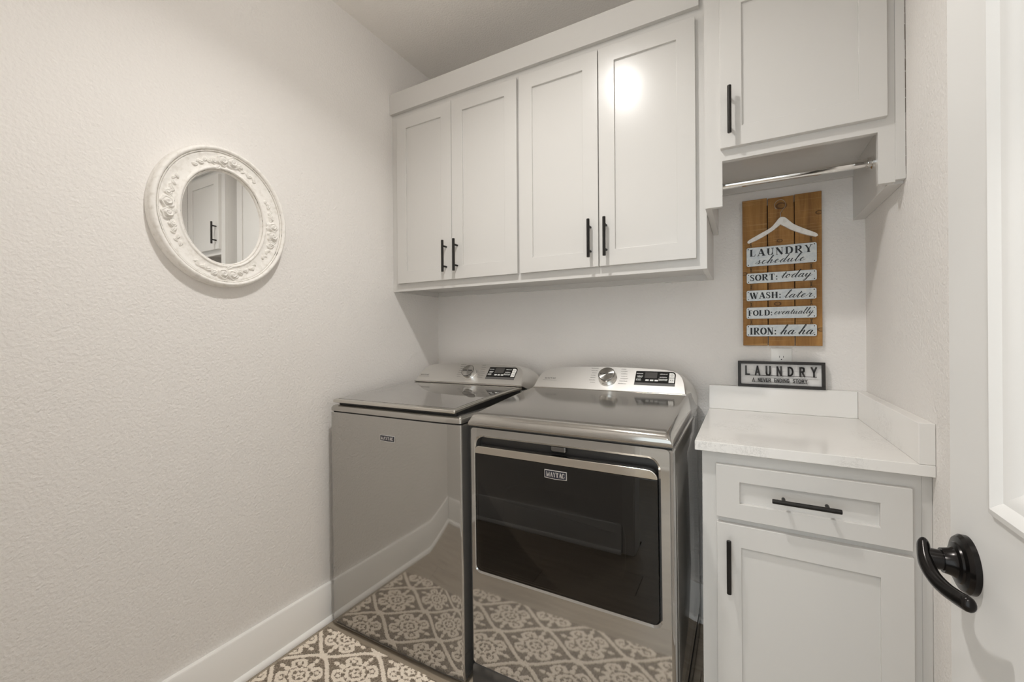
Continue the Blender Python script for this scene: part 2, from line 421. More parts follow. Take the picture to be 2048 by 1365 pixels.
SCRIPT = {
    's': (.78, [scv((-.1, .1), (.2, .55), (.42, 1.05), (.44, .75), (.52, .38), (.40, .04), (.16, .02), (.10, .16)), scv((.46, .10), (.62, .15), (.82, .42))]),
    'c': (.78, [scv((.58, .80), (.50, .98), (.30, .90), (.13, .48), (.20, .10), (.40, .02), (.66, .20), (.84, .48))]),
    'h': (.98, [scv((-.1, .25), (.22, .95), (.46, 1.8), (.46, 2.22), (.34, 2.15), (.24, 1.3), (.12, 0)), scv((.13, .1), (.28, .7), (.48, 1.0), (.60, .85), (.56, .35), (.62, .03), (.80, .12), (1.04, .48))]),
    'e': (.76, [scv((-.04, .22), (.26, .40), (.50, .75), (.42, 1.0), (.22, .82), (.13, .42), (.24, .03), (.48, .08), (.82, .48))]),
    'd': (1.0, [scv((.60, .80), (.44, 1.0), (.20, .78), (.10, .32), (.22, .02), (.44, .25), (.62, .85), (.76, 1.6), (.86, 2.2)), scv((.86, 2.2), (.70, 1.1), (.62, .35), (.70, .03), (.86, .12), (1.06, .48))]),
    'u': (1.0, [scv((-.04, .45), (.16, 1.0), (.10, .40), (.20, .02), (.42, .22), (.62, 1.0)), scv((.62, 1.0), (.56, .35), (.65, .03), (.82, .12), (1.06, .48))]),
    'l': (.58, [scv((-.06, .3), (.24, 1.1), (.44, 1.95), (.38, 2.25), (.26, 1.95), (.14, .8), (.16, .12), (.28, .02), (.46, .18), (.64, .48))]),
    't': (.62, [scv((-.04, .45), (.24, 1.1), (.38, 1.7)), scv((.38, 1.7), (.26, .8), (.22, .18), (.34, .02), (.52, .18), (.68, .48)), scv((.02, 1.14), (.3, 1.2), (.66, 1.28))]),
    'o': (.88, [scv((.46, 1.0), (.22, .88), (.11, .42), (.24, .02), (.48, .18), (.58, .64), (.44, .98), (.46, .78), (.68, .72), (.92, .86))]),
    'a': (.98, [scv((.62, .82), (.44, 1.0), (.20, .78), (.10, .32), (.22, .02), (.46, .28), (.66, .97)), scv((.66, .97), (.58, .35), (.66, .03), (.82, .12), (1.04, .48))]),
    'y': (1.0, [scv((-.04, .5), (.16, 1.0), (.11, .45), (.22, .04), (.44, .28), (.64, 1.0)), scv((.64, 1.0), (.52, .1), (.36, -.75), (.14, -1.0), (.08, -.75), (.36, -.25), (1.0, .5))]),
    'r': (.86, [scv((-.02, .3), (.2, .9), (.24, 1.14), (.34, .96), (.54, .97), (.48, .55), (.50, .10), (.62, .03), (.76, .15), (.92, .48))]),
    'v': (.86, [scv((-.04, .55), (.15, 1.0), (.20, .5), (.28, .03), (.48, .35), (.60, .95), (.68, .78), (.90, .82))]),
    'n': (.94, [scv((-.04, .5), (.14, 1.0), (.11, .5), (.06, 0)), scv((.08, .18), (.28, .8), (.48, 1.0), (.56, .75), (.52, .28), (.60, .03), (.76, .12), (.98, .48))]),
    ' ': (.5, []),
}
SANS = {
    'L': (.5, [[(.05, 1), (.05, .05), (.48, .05)]]), 'A': (.62, [[(.03, 0), (.31, 1), (.59, 0)], [(.13, .33), (.49, .33)]]),
    'U': (.62, [[(.06, 1), (.06, .3)] + spline([(.06, .3), (.12, .1), (.31, .04), (.5, .1), (.56, .3)], 4) + [(.56, 1)]]),
    'N': (.62, [[(.06, 0), (.06, .98), (.56, .02), (.56, 1)]]),
    'D': (.66, [[(.06, .04), (.06, .96), (.25, .96)] + spline([(.25, .96), (.5, .82), (.6, .5), (.5, .18), (.25, .04)], 5) + [(.06, .04)]]),
    'R': (.62, [[(.06, 0), (.06, .96), (.3, .96)] + spline([(.3, .96), (.5, .88), (.5, .58), (.3, .5)], 5) + [(.06, .5)], [(.3, .5), (.58, 0)]]),
    'Y': (.62, [[(.03, 1), (.31, .48), (.59, 1)], [(.31, .48), (.31, 0)]]),
    'E': (.52, [[(.48, .96), (.06, .96), (.06, .04), (.48, .04)], [(.06, .5), (.42, .5)]]),
    'V': (.62, [[(.03, 1), (.31, .02), (.59, 1)]]), 'I': (.16, [[(.08, 0), (.08, 1)]]),
    'G': (.66, [spline([(.58, .8), (.46, .95), (.28, .94), (.1, .75), (.06, .5), (.1, .25), (.28, .06), (.46, .07), (.58, .2)], 4) + [(.58, .46), (.36, .46)]]),
    'S': (.56, [spline([(.5, .84), (.4, .95), (.2, .95), (.08, .8), (.14, .6), (.42, .42), (.5, .22), (.38, .05), (.18, .05), (.06, .16)], 4)]),
    'T': (.56, [[(.28, 0), (.28, .96)], [(.02, .96), (.54, .96)]]), 'O': (.7, [[(.35 + .3 * math.cos(a), .5 + .46 * math.sin(a)) for a in np.linspace(0, 2 * PI, 21)]]),
    'X': (.6, [[(.04, 0), (.56, 1)], [(.04, 1), (.56, 0)]]), 'P': (.58, [[(.06, 0), (.06, .96), (.3, .96)] + spline([(.3, .96), (.52, .88), (.52, .55), (.3, .46)], 5) + [(.06, .46)]]),
    'W': (.86, [[(.03, 1), (.22, .02), (.43, .95), (.64, .02), (.83, 1)]]), 'M': (.8, [[(.06, 0), (.06, .98), (.4, .2), (.74, .98), (.74, 0)]]), ' ': (.62, []),
}
def layout(mb, font, txt, x0, x1, zb, h, fmap, depth=0.0, track=0.0, slant=0.0, wk=None, mi=0):
    """set txt between x0 and x1, baseline zb, unit height h"""
    adv = sum(font[c][0] + track for c in txt) - track
    sx = (x1 - x0) / adv; x = x0
    for c in txt:
        a, strokes = font[c]
        for st in strokes:
            pts, wd = st if isinstance(st, tuple) else (st, None)
            if wd is None:
                wd = nibw(pts, *wk, down=True) if isinstance(wk, tuple) else [wk] * len(pts)
            q = [(x + (px + slant * pz) * sx, zb + pz * h) for px, pz in pts]
            if wk is not None and not isinstance(wk, tuple):      # uniform strokes, mitre-free: one ribbon per segment
                for k in range(len(q) - 1):
                    d = math.hypot(q[k + 1][0] - q[k][0], q[k + 1][1] - q[k][1]) or 1
                    e = wk * h * 0.5 / d
                    ex, ez = (q[k + 1][0] - q[k][0]) * e, (q[k + 1][1] - q[k][1]) * e
                    mb.ribbon([(q[k][0] - ex, q[k][1] - ez), (q[k + 1][0] + ex, q[k + 1][1] + ez)], [wk * h] * 2, fmap, depth, mi)
            else:
                mb.ribbon(q, [t * h * (0.5 + 0.5 * min(1, sx / h)) for t in wd], fmap, depth, mi)
        x += (a + track) * sx
    return mb

# ================================================================== the room
XL, XR, YB, YF = -1.586, 0.392, 1.955, 0.05     # left, right, back and front wall faces
ZC = 2.718
TH = 0.11
HY = -1.55                                     # far side of the hall
HXL, HXR = -1.75, 1.55
OX0, OX1, OZ = -0.53, 0.252, 2.05              # doorway
struct(MB().box(XL - TH, XL, YF - 0.12, YB + TH, 0, ZC).build('wall_left', M_WALL), 'greige textured wall on the left')
struct(MB().box(XL, XR, YB, YB + TH, 0, ZC).build('wall_back', M_WALL), 'greige wall behind the machines')
struct(MB().box(XR, XR + TH, YF - 0.12, YB + TH, 0, ZC).build('wall_right', M_WALL), 'greige wall at right beside the counter')
fw = MB()
fw.box(XL, OX0, YF - 0.12, YF, 0, ZC).box(OX1, XR, YF - 0.12, YF, 0, ZC).box(OX0, OX1, YF - 0.12, YF, OZ, ZC)
struct(fw.build('wall_front', M_WALL))
hw = MB(); WX0, WX1, WZ0, WZ1 = -1.45, 1.25, 0.25, 2.40
hw.box(HXL, WX0, HY - TH, HY, 0, ZC).box(WX1, HXR, HY - TH, HY, 0, ZC).box(WX0, WX1, HY - TH, HY, 0, WZ0).box(WX0, WX1, HY - TH, HY, WZ1, ZC)
struct(hw.build('wall_hall_back', M_WALL))
win_ = struct(MB().ring((WX0, WX1, WZ0, WZ1), (WX0 + 0.05, WX1 - 0.05, WZ0 + 0.05, WZ1 - 0.05), HY - 0.07, HY - 0.03).box(-0.12, -0.08, HY - 0.07, HY - 0.03, WZ0 + 0.05, WZ1 - 0.05).build('fill_window_1', M_TRIM))  # unseen window, added behind the camera to let soft fill in
pd = bpy.data.lights.new('fill_window_portal', 'AREA'); pd.shape = 'RECTANGLE'; pd.size = WX1 - WX0; pd.size_y = WZ1 - WZ0  # guides sampling of the fill through the added window
pd.cycles.is_portal = True
po_ = bpy.data.objects.new('fill_window_portal', pd); C.objects.link(po_); po_.location = ((WX0 + WX1) / 2, HY - 0.08, (WZ0 + WZ1) / 2); po_.rotation_euler = (R(90), 0, R(180))
struct(MB().box(HXL - TH, HXL, HY - TH, YF - 0.12, 0, ZC).build('wall_hall_left', M_WALL))
struct(MB().box(HXR, HXR + TH, HY - TH, YF - 0.12, 0, ZC).build('wall_hall_right', M_WALL))
struct(MB().box(HXL - TH, XL - TH, YF - 0.12, YF, 0, ZC).box(XR + TH, HXR + TH, YF - 0.12, YF, 0, ZC).build('wall_hall_front', M_WALL))
struct(MB().box(HXL - TH, HXR + TH, HY - TH, YB + TH, ZC, ZC + 0.1).build('ceiling', M_CEIL), 'greige textured ceiling')
floor = struct(MB().box(HXL - TH, HXR + TH, HY - TH, YB + TH, -0.12, -0.012).build('floor', M_BLACK), 'wood plank floor')
# planks run along X, each one its own board
row = 0
y = HY
while y < YB - 0.001:
    y1 = min(y + 0.178, YB)
    x = HXL - (row * 0.47) % 1.2
    xa, xb = (HXL, HXR) if y1 <= YF - 0.12 else (XL, XR)
    if y < YF < y1 or y < YF - 0.12 < y1: xa, xb = (OX0, OX1)
    while x < xb:
        a, b = max(x, xa), min(x + 1.2, xb)
        if b - a > 0.02:
            mbp = MB().box(a + 0.0008, b - 0.0008, y + 0.0008, y1 - 0.0008, -0.012, 0.0)
            mbp.build('plank', M_FLOOR, floor)
        x += 1.2
    y = y1; row += 1
# skirting with a rounded shoe moulding
def baseboard(name, pts, nrm):
    (x0, y0), (x1, y1) = pts
    nx, ny = nrm
    mb = MB().prism([(0, 0.0), (0.018, 0.0), (0.018, 0.1535), (0.0150, 0.1585), (0, 0.1585)], lambda p: (x0 + nx * p[0], y0 + ny * p[0], p[1]), lambda p: (x1 + nx * p[0], y1 + ny * p[0], p[1]))
    o = struct(mb.build(name, M_TRIM, bevel=0.0012))
    sh = [(0.018, 0.0)] + [(0.018 + 0.016 * math.cos(a), 0.001 + 0.019 * math.sin(a)) for a in np.linspace(0, PI / 2, 8)]
    MB().prism(sh, lambda p: (x0 + nx * p[0], y0 + ny * p[0], p[1]), lambda p: (x1 + nx * p[0], y1 + ny * p[0], p[1])).build('shoe_moulding', M_TRIM, o, smooth=30)
    return o
baseboard('baseboard_left', ((XL, YF), (XL, YB)), (1, 0))['label'] = 'white skirting board along the left wall'
baseboard('baseboard_back', ((XL + 0.032, YB), (-0.109, YB)), (0, -1))
baseboard('baseboard_front', ((XL + 0.032, YF), (OX0 - 0.07, YF)), (0, 1))
baseboard('baseboard_right', ((XR, YF), (XR, 1.352)), (-1, 0))
baseboard('baseboard_hall', ((HXL, HY), (HXR, HY)), (0, 1))
# door casing, room side and hall side, with the jamb
cs = MB()
for yy0, yy1 in ((YF, YF + 0.014), (YF - 0.134, YF - 0.12)):
    cs.box(OX0 - 0.065, OX0 - 0.004, yy0, yy1, 0, OZ + 0.065)
    cs.box(OX1 + 0.004, OX1 + 0.065, yy0, yy1, 0, OZ + 0.065)
    cs.box(OX0 - 0.004, OX1 + 0.004, yy0, yy1, OZ + 0.004, OZ + 0.065)
struct(cs.build('trim_1', M_TRIM, bevel=0.002))

# ------------------------------------------------------------------ room downlight with an added point fill, and an added hall lamp
def downlight(x, y, watts, rad, label, spread=180, fill_w=0.0):
    t = thing('recessed_downlight', label, 'ceiling light', (x, y, ZC))
    MB().lathe([(0.052, 0.0), (0.085, 0.0), (0.088, -0.004), (0.078, -0.010), (0.056, -0.010), (0.052, -0.004)], (0, 0, 0), (0, 0, 1), 40, cap=False).build('trim_ring', M_LAMP, t, smooth=40)
    ld = bpy.data.lights.new('lamp', 'AREA')
    ld.shape = 'DISK'; ld.size = rad * 2; ld.energy = watts; ld.color = (1.0, 0.98, 0.95); ld.spread = R(spread)
    lo = bpy.data.objects.new('lamp', ld); C.objects.link(lo); lo.parent = t; lo.location = (0, 0, -0.014)
    if fill_w:
        gd = bpy.data.lights.new('lamp_fill', 'POINT'); gd.energy = fill_w; gd.color = ld.color; gd.shadow_soft_size = rad  # extra point fill added below the lamp to brighten ceiling and walls
        go = bpy.data.objects.new('lamp_fill', gd); C.objects.link(go); go.parent = t; go.location = (0, 0, -0.10)
    return t
downlight(*LAMP_XY, ROOM_LAMP_W, 0.032, 'small white recessed downlight in the laundry ceiling', spread=ROOM_SPREAD, fill_w=ROOM_FILL_W)
downlight(-0.15, -0.85, HALL_FILL_W, 0.09, 'small white downlight added in the unseen hall as fill light')  # unseen lamp, added to send more fill through the doorway

# ================================================================== cabinets
def make_pull(length=0.148, stand=0.030, spacing=0.0945):
    """bar pull along local Z, mounted on y=0 and standing out to -y"""
    mb = MB()
    h = length / 2
    mb.tube([(0, -stand, -h), (0, -stand, -h + 0.001), (0, -stand, h - 0.001), (0, -stand, h)], [0.0052, 0.0060, 0.0060, 0.0052], 14)
    for s in (-1, 1):
        mb.tube([(0, 0, s * spacing / 2), (0, -stand, s * spacing / 2)], 0.0045, 12)
    return mb
_pull = None
def pull(parent, x, yf, z, horiz=False):
    global _pull
    if _pull is None:
        _pull = make_pull().build('handle', M_PULL, parent, smooth=35)
        o = _pull
    else:
        o = share(_pull, parent)
    o.parent = parent; o.location = (x, yf, z); o.rotation_euler = (0, R(90) if horiz else 0, 0)
    o['label'] = 'black bar pull'
    return o
def shaker(parent, name, x0, x1, z0, z1, yf, rail=0.0615, th=0.019, rec=0.008, zr=None):
    """shaker front: frame ring with a recessed flat panel as its sub-part"""
    zr = zr or rail
    d = MB().ring((x0, x1, z0, z1), (x0 + rail, x1 - rail, z0 + zr, z1 - zr), yf, yf + th).build(name, M_CAB, parent, bevel=0.0012)
    MB().box(x0 + rail - 0.004, x1 - rail + 0.004, yf + rec, yf + rec + 0.006, z0 + zr - 0.004, z1 - zr + 0.004).build('panel', M_CAB, d)
    return d
# --- wall cabinet with four doors
FY, DY = 1.5945, 1.5755
XM = -0.108
CB = 1.4535
cab = thing('wall_cabinet', 'long white shaker wall cabinet with four doors above the washer and dryer', 'cabinet')
cb = MB()
x0, x1 = XL + 0.0005, XM
cb.box(x0, x0 + 0.018, FY + 0.019, YB - 0.0005, CB, 2.40)                 # sides
cb.box(x1 - 0.018, x1, FY + 0.019, YB - 0.0005, CB, 2.40)
cb.box(x0 + 0.018, x1 - 0.018, FY + 0.019, YB - 0.0005, CB + 0.022, CB + 0.04)   # bottom
cb.box(x0 + 0.018, x1 - 0.018, FY + 0.019, YB - 0.0005, 2.38, 2.40)
cb.box(x0 + 0.018, x1 - 0.018, YB - 0.02, YB - 0.0005, CB, 2.38)          # back with nailing strip
cb.build('carcass', M_CAB, cab, bevel=0.0008)
ff = MB()
ff.box(x0, -1.505, FY, FY + 0.019, CB, 2.40)
ff.box(-0.172, x1, FY, FY + 0.019, CB, 2.40)
ff.box(-0.8656, -0.8136, FY, FY + 0.019, CB + 0.0505, 2.29)
ff.box(-1.505, -0.172, FY, FY + 0.019, CB, CB + 0.0505)
ff.box(-1.505, -0.172, FY, FY + 0.019, 2.29, 2.40)
ff.build('face_frame', M_CAB, cab)
MB().box(x0, -0.1275, FY - 0.019, FY, 2.3635, 2.467).build('crown_board', M_CAB, cab, bevel=0.0015)
for (a, b), px in zip(((-1.5395, -1.1955), (-1.1930, -0.8455), (-0.8335, -0.4885), (-0.4850, -0.1405)), (-1.2266, -1.162, -0.5197, -0.4572)):
    d = shaker(cab, 'door', a, b, 1.4905, 2.332, DY)
    pull(d, px, DY, 1.5985)
# --- hanging cabinet with rod
GY, GD = 1.519, 1.500
hc = thing('hanging_cabinet', 'white single-door wall cabinet with a chrome hanging rod beneath it', 'cabinet')
g0, g1 = XM + 0.0006, XR - 0.0005
cb = MB()
cb.box(g0, g0 + 0.0195, GY + 0.019, YB - 0.0005, 1.641, 2.40)
cb.box(g1 - 0.035, g1, GY + 0.019, YB - 0.0005, 1.641, 2.40)
cb.box(g0 + 0.0195, g1 - 0.035, GY + 0.019, YB - 0.0005, 1.835, 1.853)
cb.box(g0 + 0.0195, g1 - 0.035, GY + 0.019, YB - 0.0005, 2.38, 2.40)
cb.box(g0 + 0.0195, g1 - 0.035, YB - 0.0195, YB - 0.0005, 1.80, 2.38)
cb.build('carcass', M_CAB, hc, bevel=0.0008)
ff = MB()
ff.box(g0, -0.0562, GY, GY + 0.019, 1.641, 2.40)
ff.box(0.3330, 0.3695, GY, GY + 0.019, 1.643, 2.40)
ff.box(-0.0562, 0.3330, GY, GY + 0.019, 1.788, 1.850)
ff.box(-0.0562, 0.3330, GY, GY + 0.019, 2.29, 2.40)
ff.build('face_frame', M_CAB, hc)
MB().box(0.3696, g1, GY - 0.002, GY + 0.019, 1.648, 2.40).build('filler_strip', M_CAB, hc, bevel=0.001)
ck = MB(); rk = random.Random(4); zz = 1.66                   # hairline gap in the caulk along the wall
while zz < 2.36:
    dz = rk.uniform(0.012, 0.05); wd_ = rk.choice((0.0003, 0.0006, 0.0009)); xo = rk.uniform(-0.0006, 0.0)
    ck.box(g1 - wd_ + xo, g1 + xo * 0.2, GY - 0.0024, GY - 0.0018, zz, zz + dz * 0.93); zz += dz
ck.build('caulk_gap', M_BATTEN, hc)['kind'] = 'stuff'
MB().box(g0, g1, GY - 0.019, GY, 2.3635, 2.467).build('crown_board', M_CAB, hc, bevel=0.0015)
d = shaker(hc, 'door', -0.0610, 0.3503, 1.8225, 2.332, GD)
pull(d, -0.0335, GD, 1.929)
rod = MB().tube([(g0 + 0.0195, 1.68, 1.757), (g1 - 0.035, 1.68, 1.757)], 0.0132, 24).build('hanging_rod', M_CHROME, hc, smooth=40)
rod['label'] = 'chrome hanging rod'
for xx, s in ((g0 + 0.0195, 1), (g1 - 0.035, -1)):
    MB().lathe([(0.020, 0), (0.020, 0.004), (0.0162, 0.006), (0.0162, 0.014), (0.0132, 0.014)], (xx, 1.68, 1.757), (s, 0, 0), 24).build('rod_flange', M_CHROME, rod, smooth=40)
# --- base cabinet
BY, BD = 1.353, 1.334
bc = thing('base_cabinet', 'white shaker base cabinet with one drawer and one door beside the dryer', 'cabinet')
b0, b1 = -0.1085, XR - 0.0005
cb = MB()
cb.box(b0, b0 + 0.018, BY + 0.019, YB - 0.0005, 0.0, 0.886)
cb.box(b1 - 0.018, b1, BY + 0.019, YB - 0.0005, 0.0, 0.886)
cb.box(b0 + 0.018, b1 - 0.018, BY + 0.019, YB - 0.0005, 0.10, 0.118)
cb.box(b0 + 0.018, b1 - 0.018, YB - 0.012, YB - 0.0005, 0.118, 0.886)
cb.box(b0 + 0.018, b1 - 0.018, BY + 0.075, BY + 0.09, 0.0, 0.10)
cb.build('carcass', M_CAB, bc, bevel=0.0008)
ff = MB()
ff.box(b0, -0.04, BY, BY + 0.019, 0.10, 0.886)
ff.box(0.322, 0.3725, BY, BY + 0.019, 0.10, 0.886)
ff.box(-0.04, 0.322, BY, BY + 0.019, 0.815, 0.886)
ff.box(-0.04, 0.322, BY, BY + 0.019, 0.672, 0.716)
ff.box(-0.04, 0.322, BY, BY + 0.019, 0.10, 0.15)
ff.build('face_frame', M_CAB, bc)
MB().box(0.3726, b1, BY - 0.0015, BY + 0.019, 0.10, 0.886).build('filler_strip', M_CAB, bc, bevel=0.001)
dr = shaker(bc, 'drawer', -0.0712, 0.3525, 0.7023, 0.8515, BD, rail=0.0600, rec=0.012, zr=0.0443)      # drawer rails are narrower than its stiles
pull(dr, 0.1390, BD, 0.780, True)
dd = shaker(bc, 'door', -0.0697, 0.3545, 0.125, 0.6855, BD, rail=0.0620)
pull(dd, -0.0383, BD, 0.576)
# --- countertop and splashes
ct = thing('countertop', 'white veined quartz countertop with low backsplashes on the base cabinet', 'countertop')
MB().box(-0.1265, XR - 0.0005, 1.328, YB - 0.0005, 0.887, 0.9145).build('slab', M_QUARTZ, ct, bevel=0.0015)
MB().box(-0.1265, 0.3614, YB - 0.030, YB - 0.0005, 0.9148, 1.0125).build('backsplash', M_QUARTZ, ct, bevel=0.0015)
MB().box(0.3618, XR - 0.0005, 1.3285, YB - 0.0005, 0.9148, 1.0125).build('sidesplash', M_QUARTZ, ct, bevel=0.0015)

# ================================================================== the door at the right
DX = 0.2500
DTH = 0.035
DY0, DY1, DZ0, DZ1 = 0.070, 0.800, 0.008, 2.035
door = struct(thing('door_1', 'white panelled door standing open at the right edge', 'door'))
del door['category']
def yz_ring(o, i, xa, xb, mb):
    r = MB().ring(o, i, xa, xb)
    mb.add([(p[1], p[0], p[2]) for p in r.v], [f[::-1] for f in r.f])
    return mb
PY0, PY1 = DY0 + 0.112, 0.6885
leaf = MB()
rows = ((0.255, 0.800), (1.0165, 1.905))
# leaf: rails and stiles round two sunk fields
zs = [DZ0, rows[0][0], rows[0][1], rows[1][0], rows[1][1], DZ1]
leaf.box(DX, DX + DTH, DY0, PY0, DZ0, DZ1)
leaf.box(DX, DX + DTH, PY1, DY1, DZ0, DZ1)
for k in (0, 2, 4):
    leaf.box(DX, DX + DTH, PY0, PY1, zs[k], zs[k + 1])
leaf.build('leaf', M_DOORP, door)
for za, zb in rows:
    # moulding steps down to the field, all the way round
    prof = [(0.0, 0.0), (0.003, -0.0045), (0.010, -0.006), (0.017, -0.002), (0.021, 0.001), (0.026, 0.002), (0.036, 0.009), (0.043, 0.0115)]
    rings = [[(DX + h, PY0 + r, za + r), (DX + h, PY1 - r, za + r), (DX + h, PY1 - r, zb - r), (DX + h, PY0 + r, zb - r)] for r, h in prof]
    MB().loft(rings, cap0=False, cap1=False).build('panel_moulding', M_DOORP, door, smooth=25)
    MB().box(DX + 0.0115, DX + 0.0235, PY0 + 0.001, PY1 - 0.001, za + 0.001, zb - 0.001).build('panel', M_DOORP, door)
# hinges
for hz in (0.25, 1.02, 1.80):
    MB().tube([(DX - 0.004, DY0 - 0.002, hz - 0.045), (DX - 0.004, DY0 - 0.002, hz + 0.045)], 0.006, 10).build('hinge', M_LEVER, door, smooth=40)
# lever handle
hd = MB().lathe([(0.0355, 0.0), (0.0357, 0.006), (0.0325, 0.0100), (0.0255, 0.0115), (0.0245, 0.0135), (0.0190, 0.0150), (0.0165, 0.0190), (0.0150, 0.026), (0.0, 0.026)],
               (DX, 0.7455, 0.9310), (-1, 0, 0), 48).build('handle', M_LEVER, door, smooth=35)
hd['label'] = 'dark bronze lever handle'
lv = MB()
lv.lathe([(0.0125, 0.022), (0.0122, 0.040), (0.0118, 0.043), (0.0, 0.0435)], (DX, 0.7455, 0.9310), (-1, 0, 0), 32)
pts = spline([(0.2115, 0.763, 0.9440), (0.2080, 0.748, 0.9345), (0.2065, 0.733, 0.9265), (0.2080, 0.712, 0.9200), (0.2115, 0.690, 0.9185), (0.2155, 0.668, 0.9210), (0.2185, 0.652, 0.9240)], 5)
n_ = len(pts)
def endf(k):
    e = min(k, 99)
    f = (0.55, 0.85, 1.0)[e] if e < 3 else 1.0
    j = n_ - 1 - k
    return f * ((0.22, 0.62, 0.86, 0.96)[j] if j < 4 else 1.0)
# unit steps near the tip so that it closes in a dome
pts += [tuple(Vector(pts[-1]) + (Vector(pts[-1]) - Vector(pts[-2])).normalized() * d_) for d_ in (0.0018, 0.0034, 0.0044)]
n_ = len(pts)
rad = [((0.0066 + 0.0014 * math.sin(PI * k / (n_ - 1))) * endf(k), (0.0160 - 0.0072 * min(1, k / 14.0)) * endf(k)) for k in range(n_)]
lv.tube(pts, rad, 16)
lo = lv.build('lever', M_LEVER, hd, smooth=60)

# ================================================================== washer and dryer
CA = R(47)                                      # slope of the control panels
def console_parts(t, y0, z0, kx, kt, disp, brand, kcolor, half=0.316, tl=0.122, yb=0.695):
    """slanted control panel; local machine frame"""
    cs_, sn_ = math.cos(CA), math.sin(CA)
    def P(x, tt, out=0.0):
        return (x, y0 + tt * cs_ - out * sn_, z0 + tt * sn_ + out * cs_)
    # outline of the slanted face, left-bottom over the top to right-bottom
    right = [(half + 0.002, 0.0), (half - 0.003, 0.03), (half - 0.009, 0.06), (half - 0.018, 0.082), (half - 0.034, 0.100), (half - 0.060, 0.111), (half - 0.10, tl - 0.006), (0.12, tl - 0.001), (0.0, tl + 0.002)]
    right = spline(right, 4)
    out = right + [(-x, z) for x, z in right[-2::-1]]
    n = len(out)
    def back(x, z):
        k = max(0.0, min(1.0, z / tl))
        bx = 0.3375 if k < 0.25 else 0.3375 - (k - 0.25) * 0.055
        sx = x / half
        zz = 0.915 + (z0 + tl * sn_ - 0.012 - 0.915) * k ** 0.8
        return (max(-bx, min(bx, sx * bx * 1.03)), yb, zz)
    fr = [P(x, z, 0.0) for x, z in out]
    fi = [P(x * 0.988, 0.0015 + z * 0.976, 0.004) for x, z in out]
    mid = [tuple(a * 0.55 + b * 0.45 for a, b in zip(P(x, z), back(x, z))) for x, z in out]
    mid = [(m[0], m[1], m[2] + 0.004 * max(0, z / tl)) for m, (x, z) in zip(mid, out)]
    bk = [back(x, z) for x, z in out]
    mb = MB().loft([fi, fr, mid, bk], closed=True)
    con = mb.build('console', M_SILVER, t, smooth=30)
    # chrome lip along the foot of the panel
    MB().tube([P(-half - 0.002, -0.002, 0.002), P(0, -0.0035, 0.003), P(half + 0.002, -0.002, 0.002)], 0.0032, 10).build('console_trim', M_RIM, con, smooth=50)
    # knob: body, ring, brushed cap
    kp = Vector(P(kx, kt, 0.004)); kn = Vector((0, -sn_, cs_))
    MB().lathe([(0.0385, 0.0), (0.0385, 0.004), (0.0365, 0.006), (0.0360, 0.023), (0.0345, 0.0265), (0.0330, 0.0265)], kp, kn, 48).build('knob', M_CHROME, con, smooth=35)
    MB().lathe([(0.0335, 0.0262), (0.0335, 0.0275), (0.0318, 0.0278)], kp, kn, 48, cap=False).build('knob_ring', M_DARKPL, con, smooth=35)
    MB().lathe([(0.0320, 0.0262), (0.0318, 0.0280), (0.0005, 0.0284)], kp, kn, 48).build('knob_cap', kcolor, con, smooth=35)
    fk = lambda x, z, o: tuple(kp + kn * (0.0290 + o) + Vector((1, 0, 0)) * x + Vector((0, cs_, sn_)) * z)
    layout(MB(), SANS, 'EXTRA POWER', -0.0265, 0.0265, -0.002, 0.0048, fk, 0.0002, 0.16, wk=0.2).build('knob_lettering', M_PRINTK, con)
    # printed cycle names either side of the knob (too small to read: rows of fine marks)
    mb = MB()
    rr = random.Random(3)
    fm = lambda x, z, o: P(x, z, 0.0046 + o)
    for k in range(7):
        tt = 0.036 + k * 0.0125
        for side in (-1, 1):
            wdt = rr.uniform(0.018, 0.034)
            xx = kx + side * (0.055 + abs(k - 3) * -0.002) - (wdt if side < 0 else 0)
            e = xx + wdt
            while xx < e:
                l = rr.uniform(0.0012, 0.0022)
                mb.ribbon([(xx, tt), (xx, tt + rr.choice((0.0022, 0.0030)))], [l * 0.55] * 2, fm, 0.0002)
                xx += l
    mb.build('cycle_print', M_PRINTG, con)['kind'] = 'stuff'
    # brand print at the left end
    mb = MB()
    layout(mb, SERIF, 'MAYTAG', brand[0], brand[1], brand[2], 0.0085, fm, 0.0002)
    mb.ribbon([(brand[0] - 0.006, brand[2] - 0.006), (brand[1] + 0.006, brand[2] - 0.006)], [0.0008] * 2, fm, 0.0002)
    mb.build('brand_lettering', M_PRINTG, con)
    # display
    dx0, dx1, t0, t1 = disp
    pl = rrect(dx0, dx1, t0, t1, (0.001, 0.002, 0.016, 0.003), 6)
    MB().prism(pl, lambda p: P(p[0], p[1], 0.0046), lambda p: P(p[0], p[1], 0.0030)).build('display_panel', M_DISPLAY, con)
    dw, dt = dx1 - dx0, t1 - t0
    U = lambda a, b: (dx0 + a * dw, t0 + b * dt)
    def patch(a0, a1, b0, b1, r, name, m, out_=0.0052):
        q = rrect(*(U(a0, 0)[0], U(a1, 0)[0], U(0, b0)[1], U(0, b1)[1]), r, 5)
        MB().prism(q, lambda p: P(p[0], p[1], out_), lambda p: P(p[0], p[1], out_ - 0.0012)).build(name, m, con)
    patch(0.0, 1.0, 0.0, 0.165, 0.0, 'display_band', M_DISPGREY)
    patch(0.24, 0.55, 0.50, 0.92, 0.001, 'display_window', M_LCD)
    patch(0.845, 0.975, 0.58, 0.90, (0.001, 0.001, 0.011, 0.001), 'power_button', M_WHITEPL)
    patch(0.845, 0.975, 0.22, 0.55, 0.001, 'start_button', M_WHITEPL)
    for a in (0.27, 0.385, 0.50):
        patch(a, a + 0.085, 0.30, 0.40, 0.0005, 'display_key', M_PRINTL)
    mb = MB()
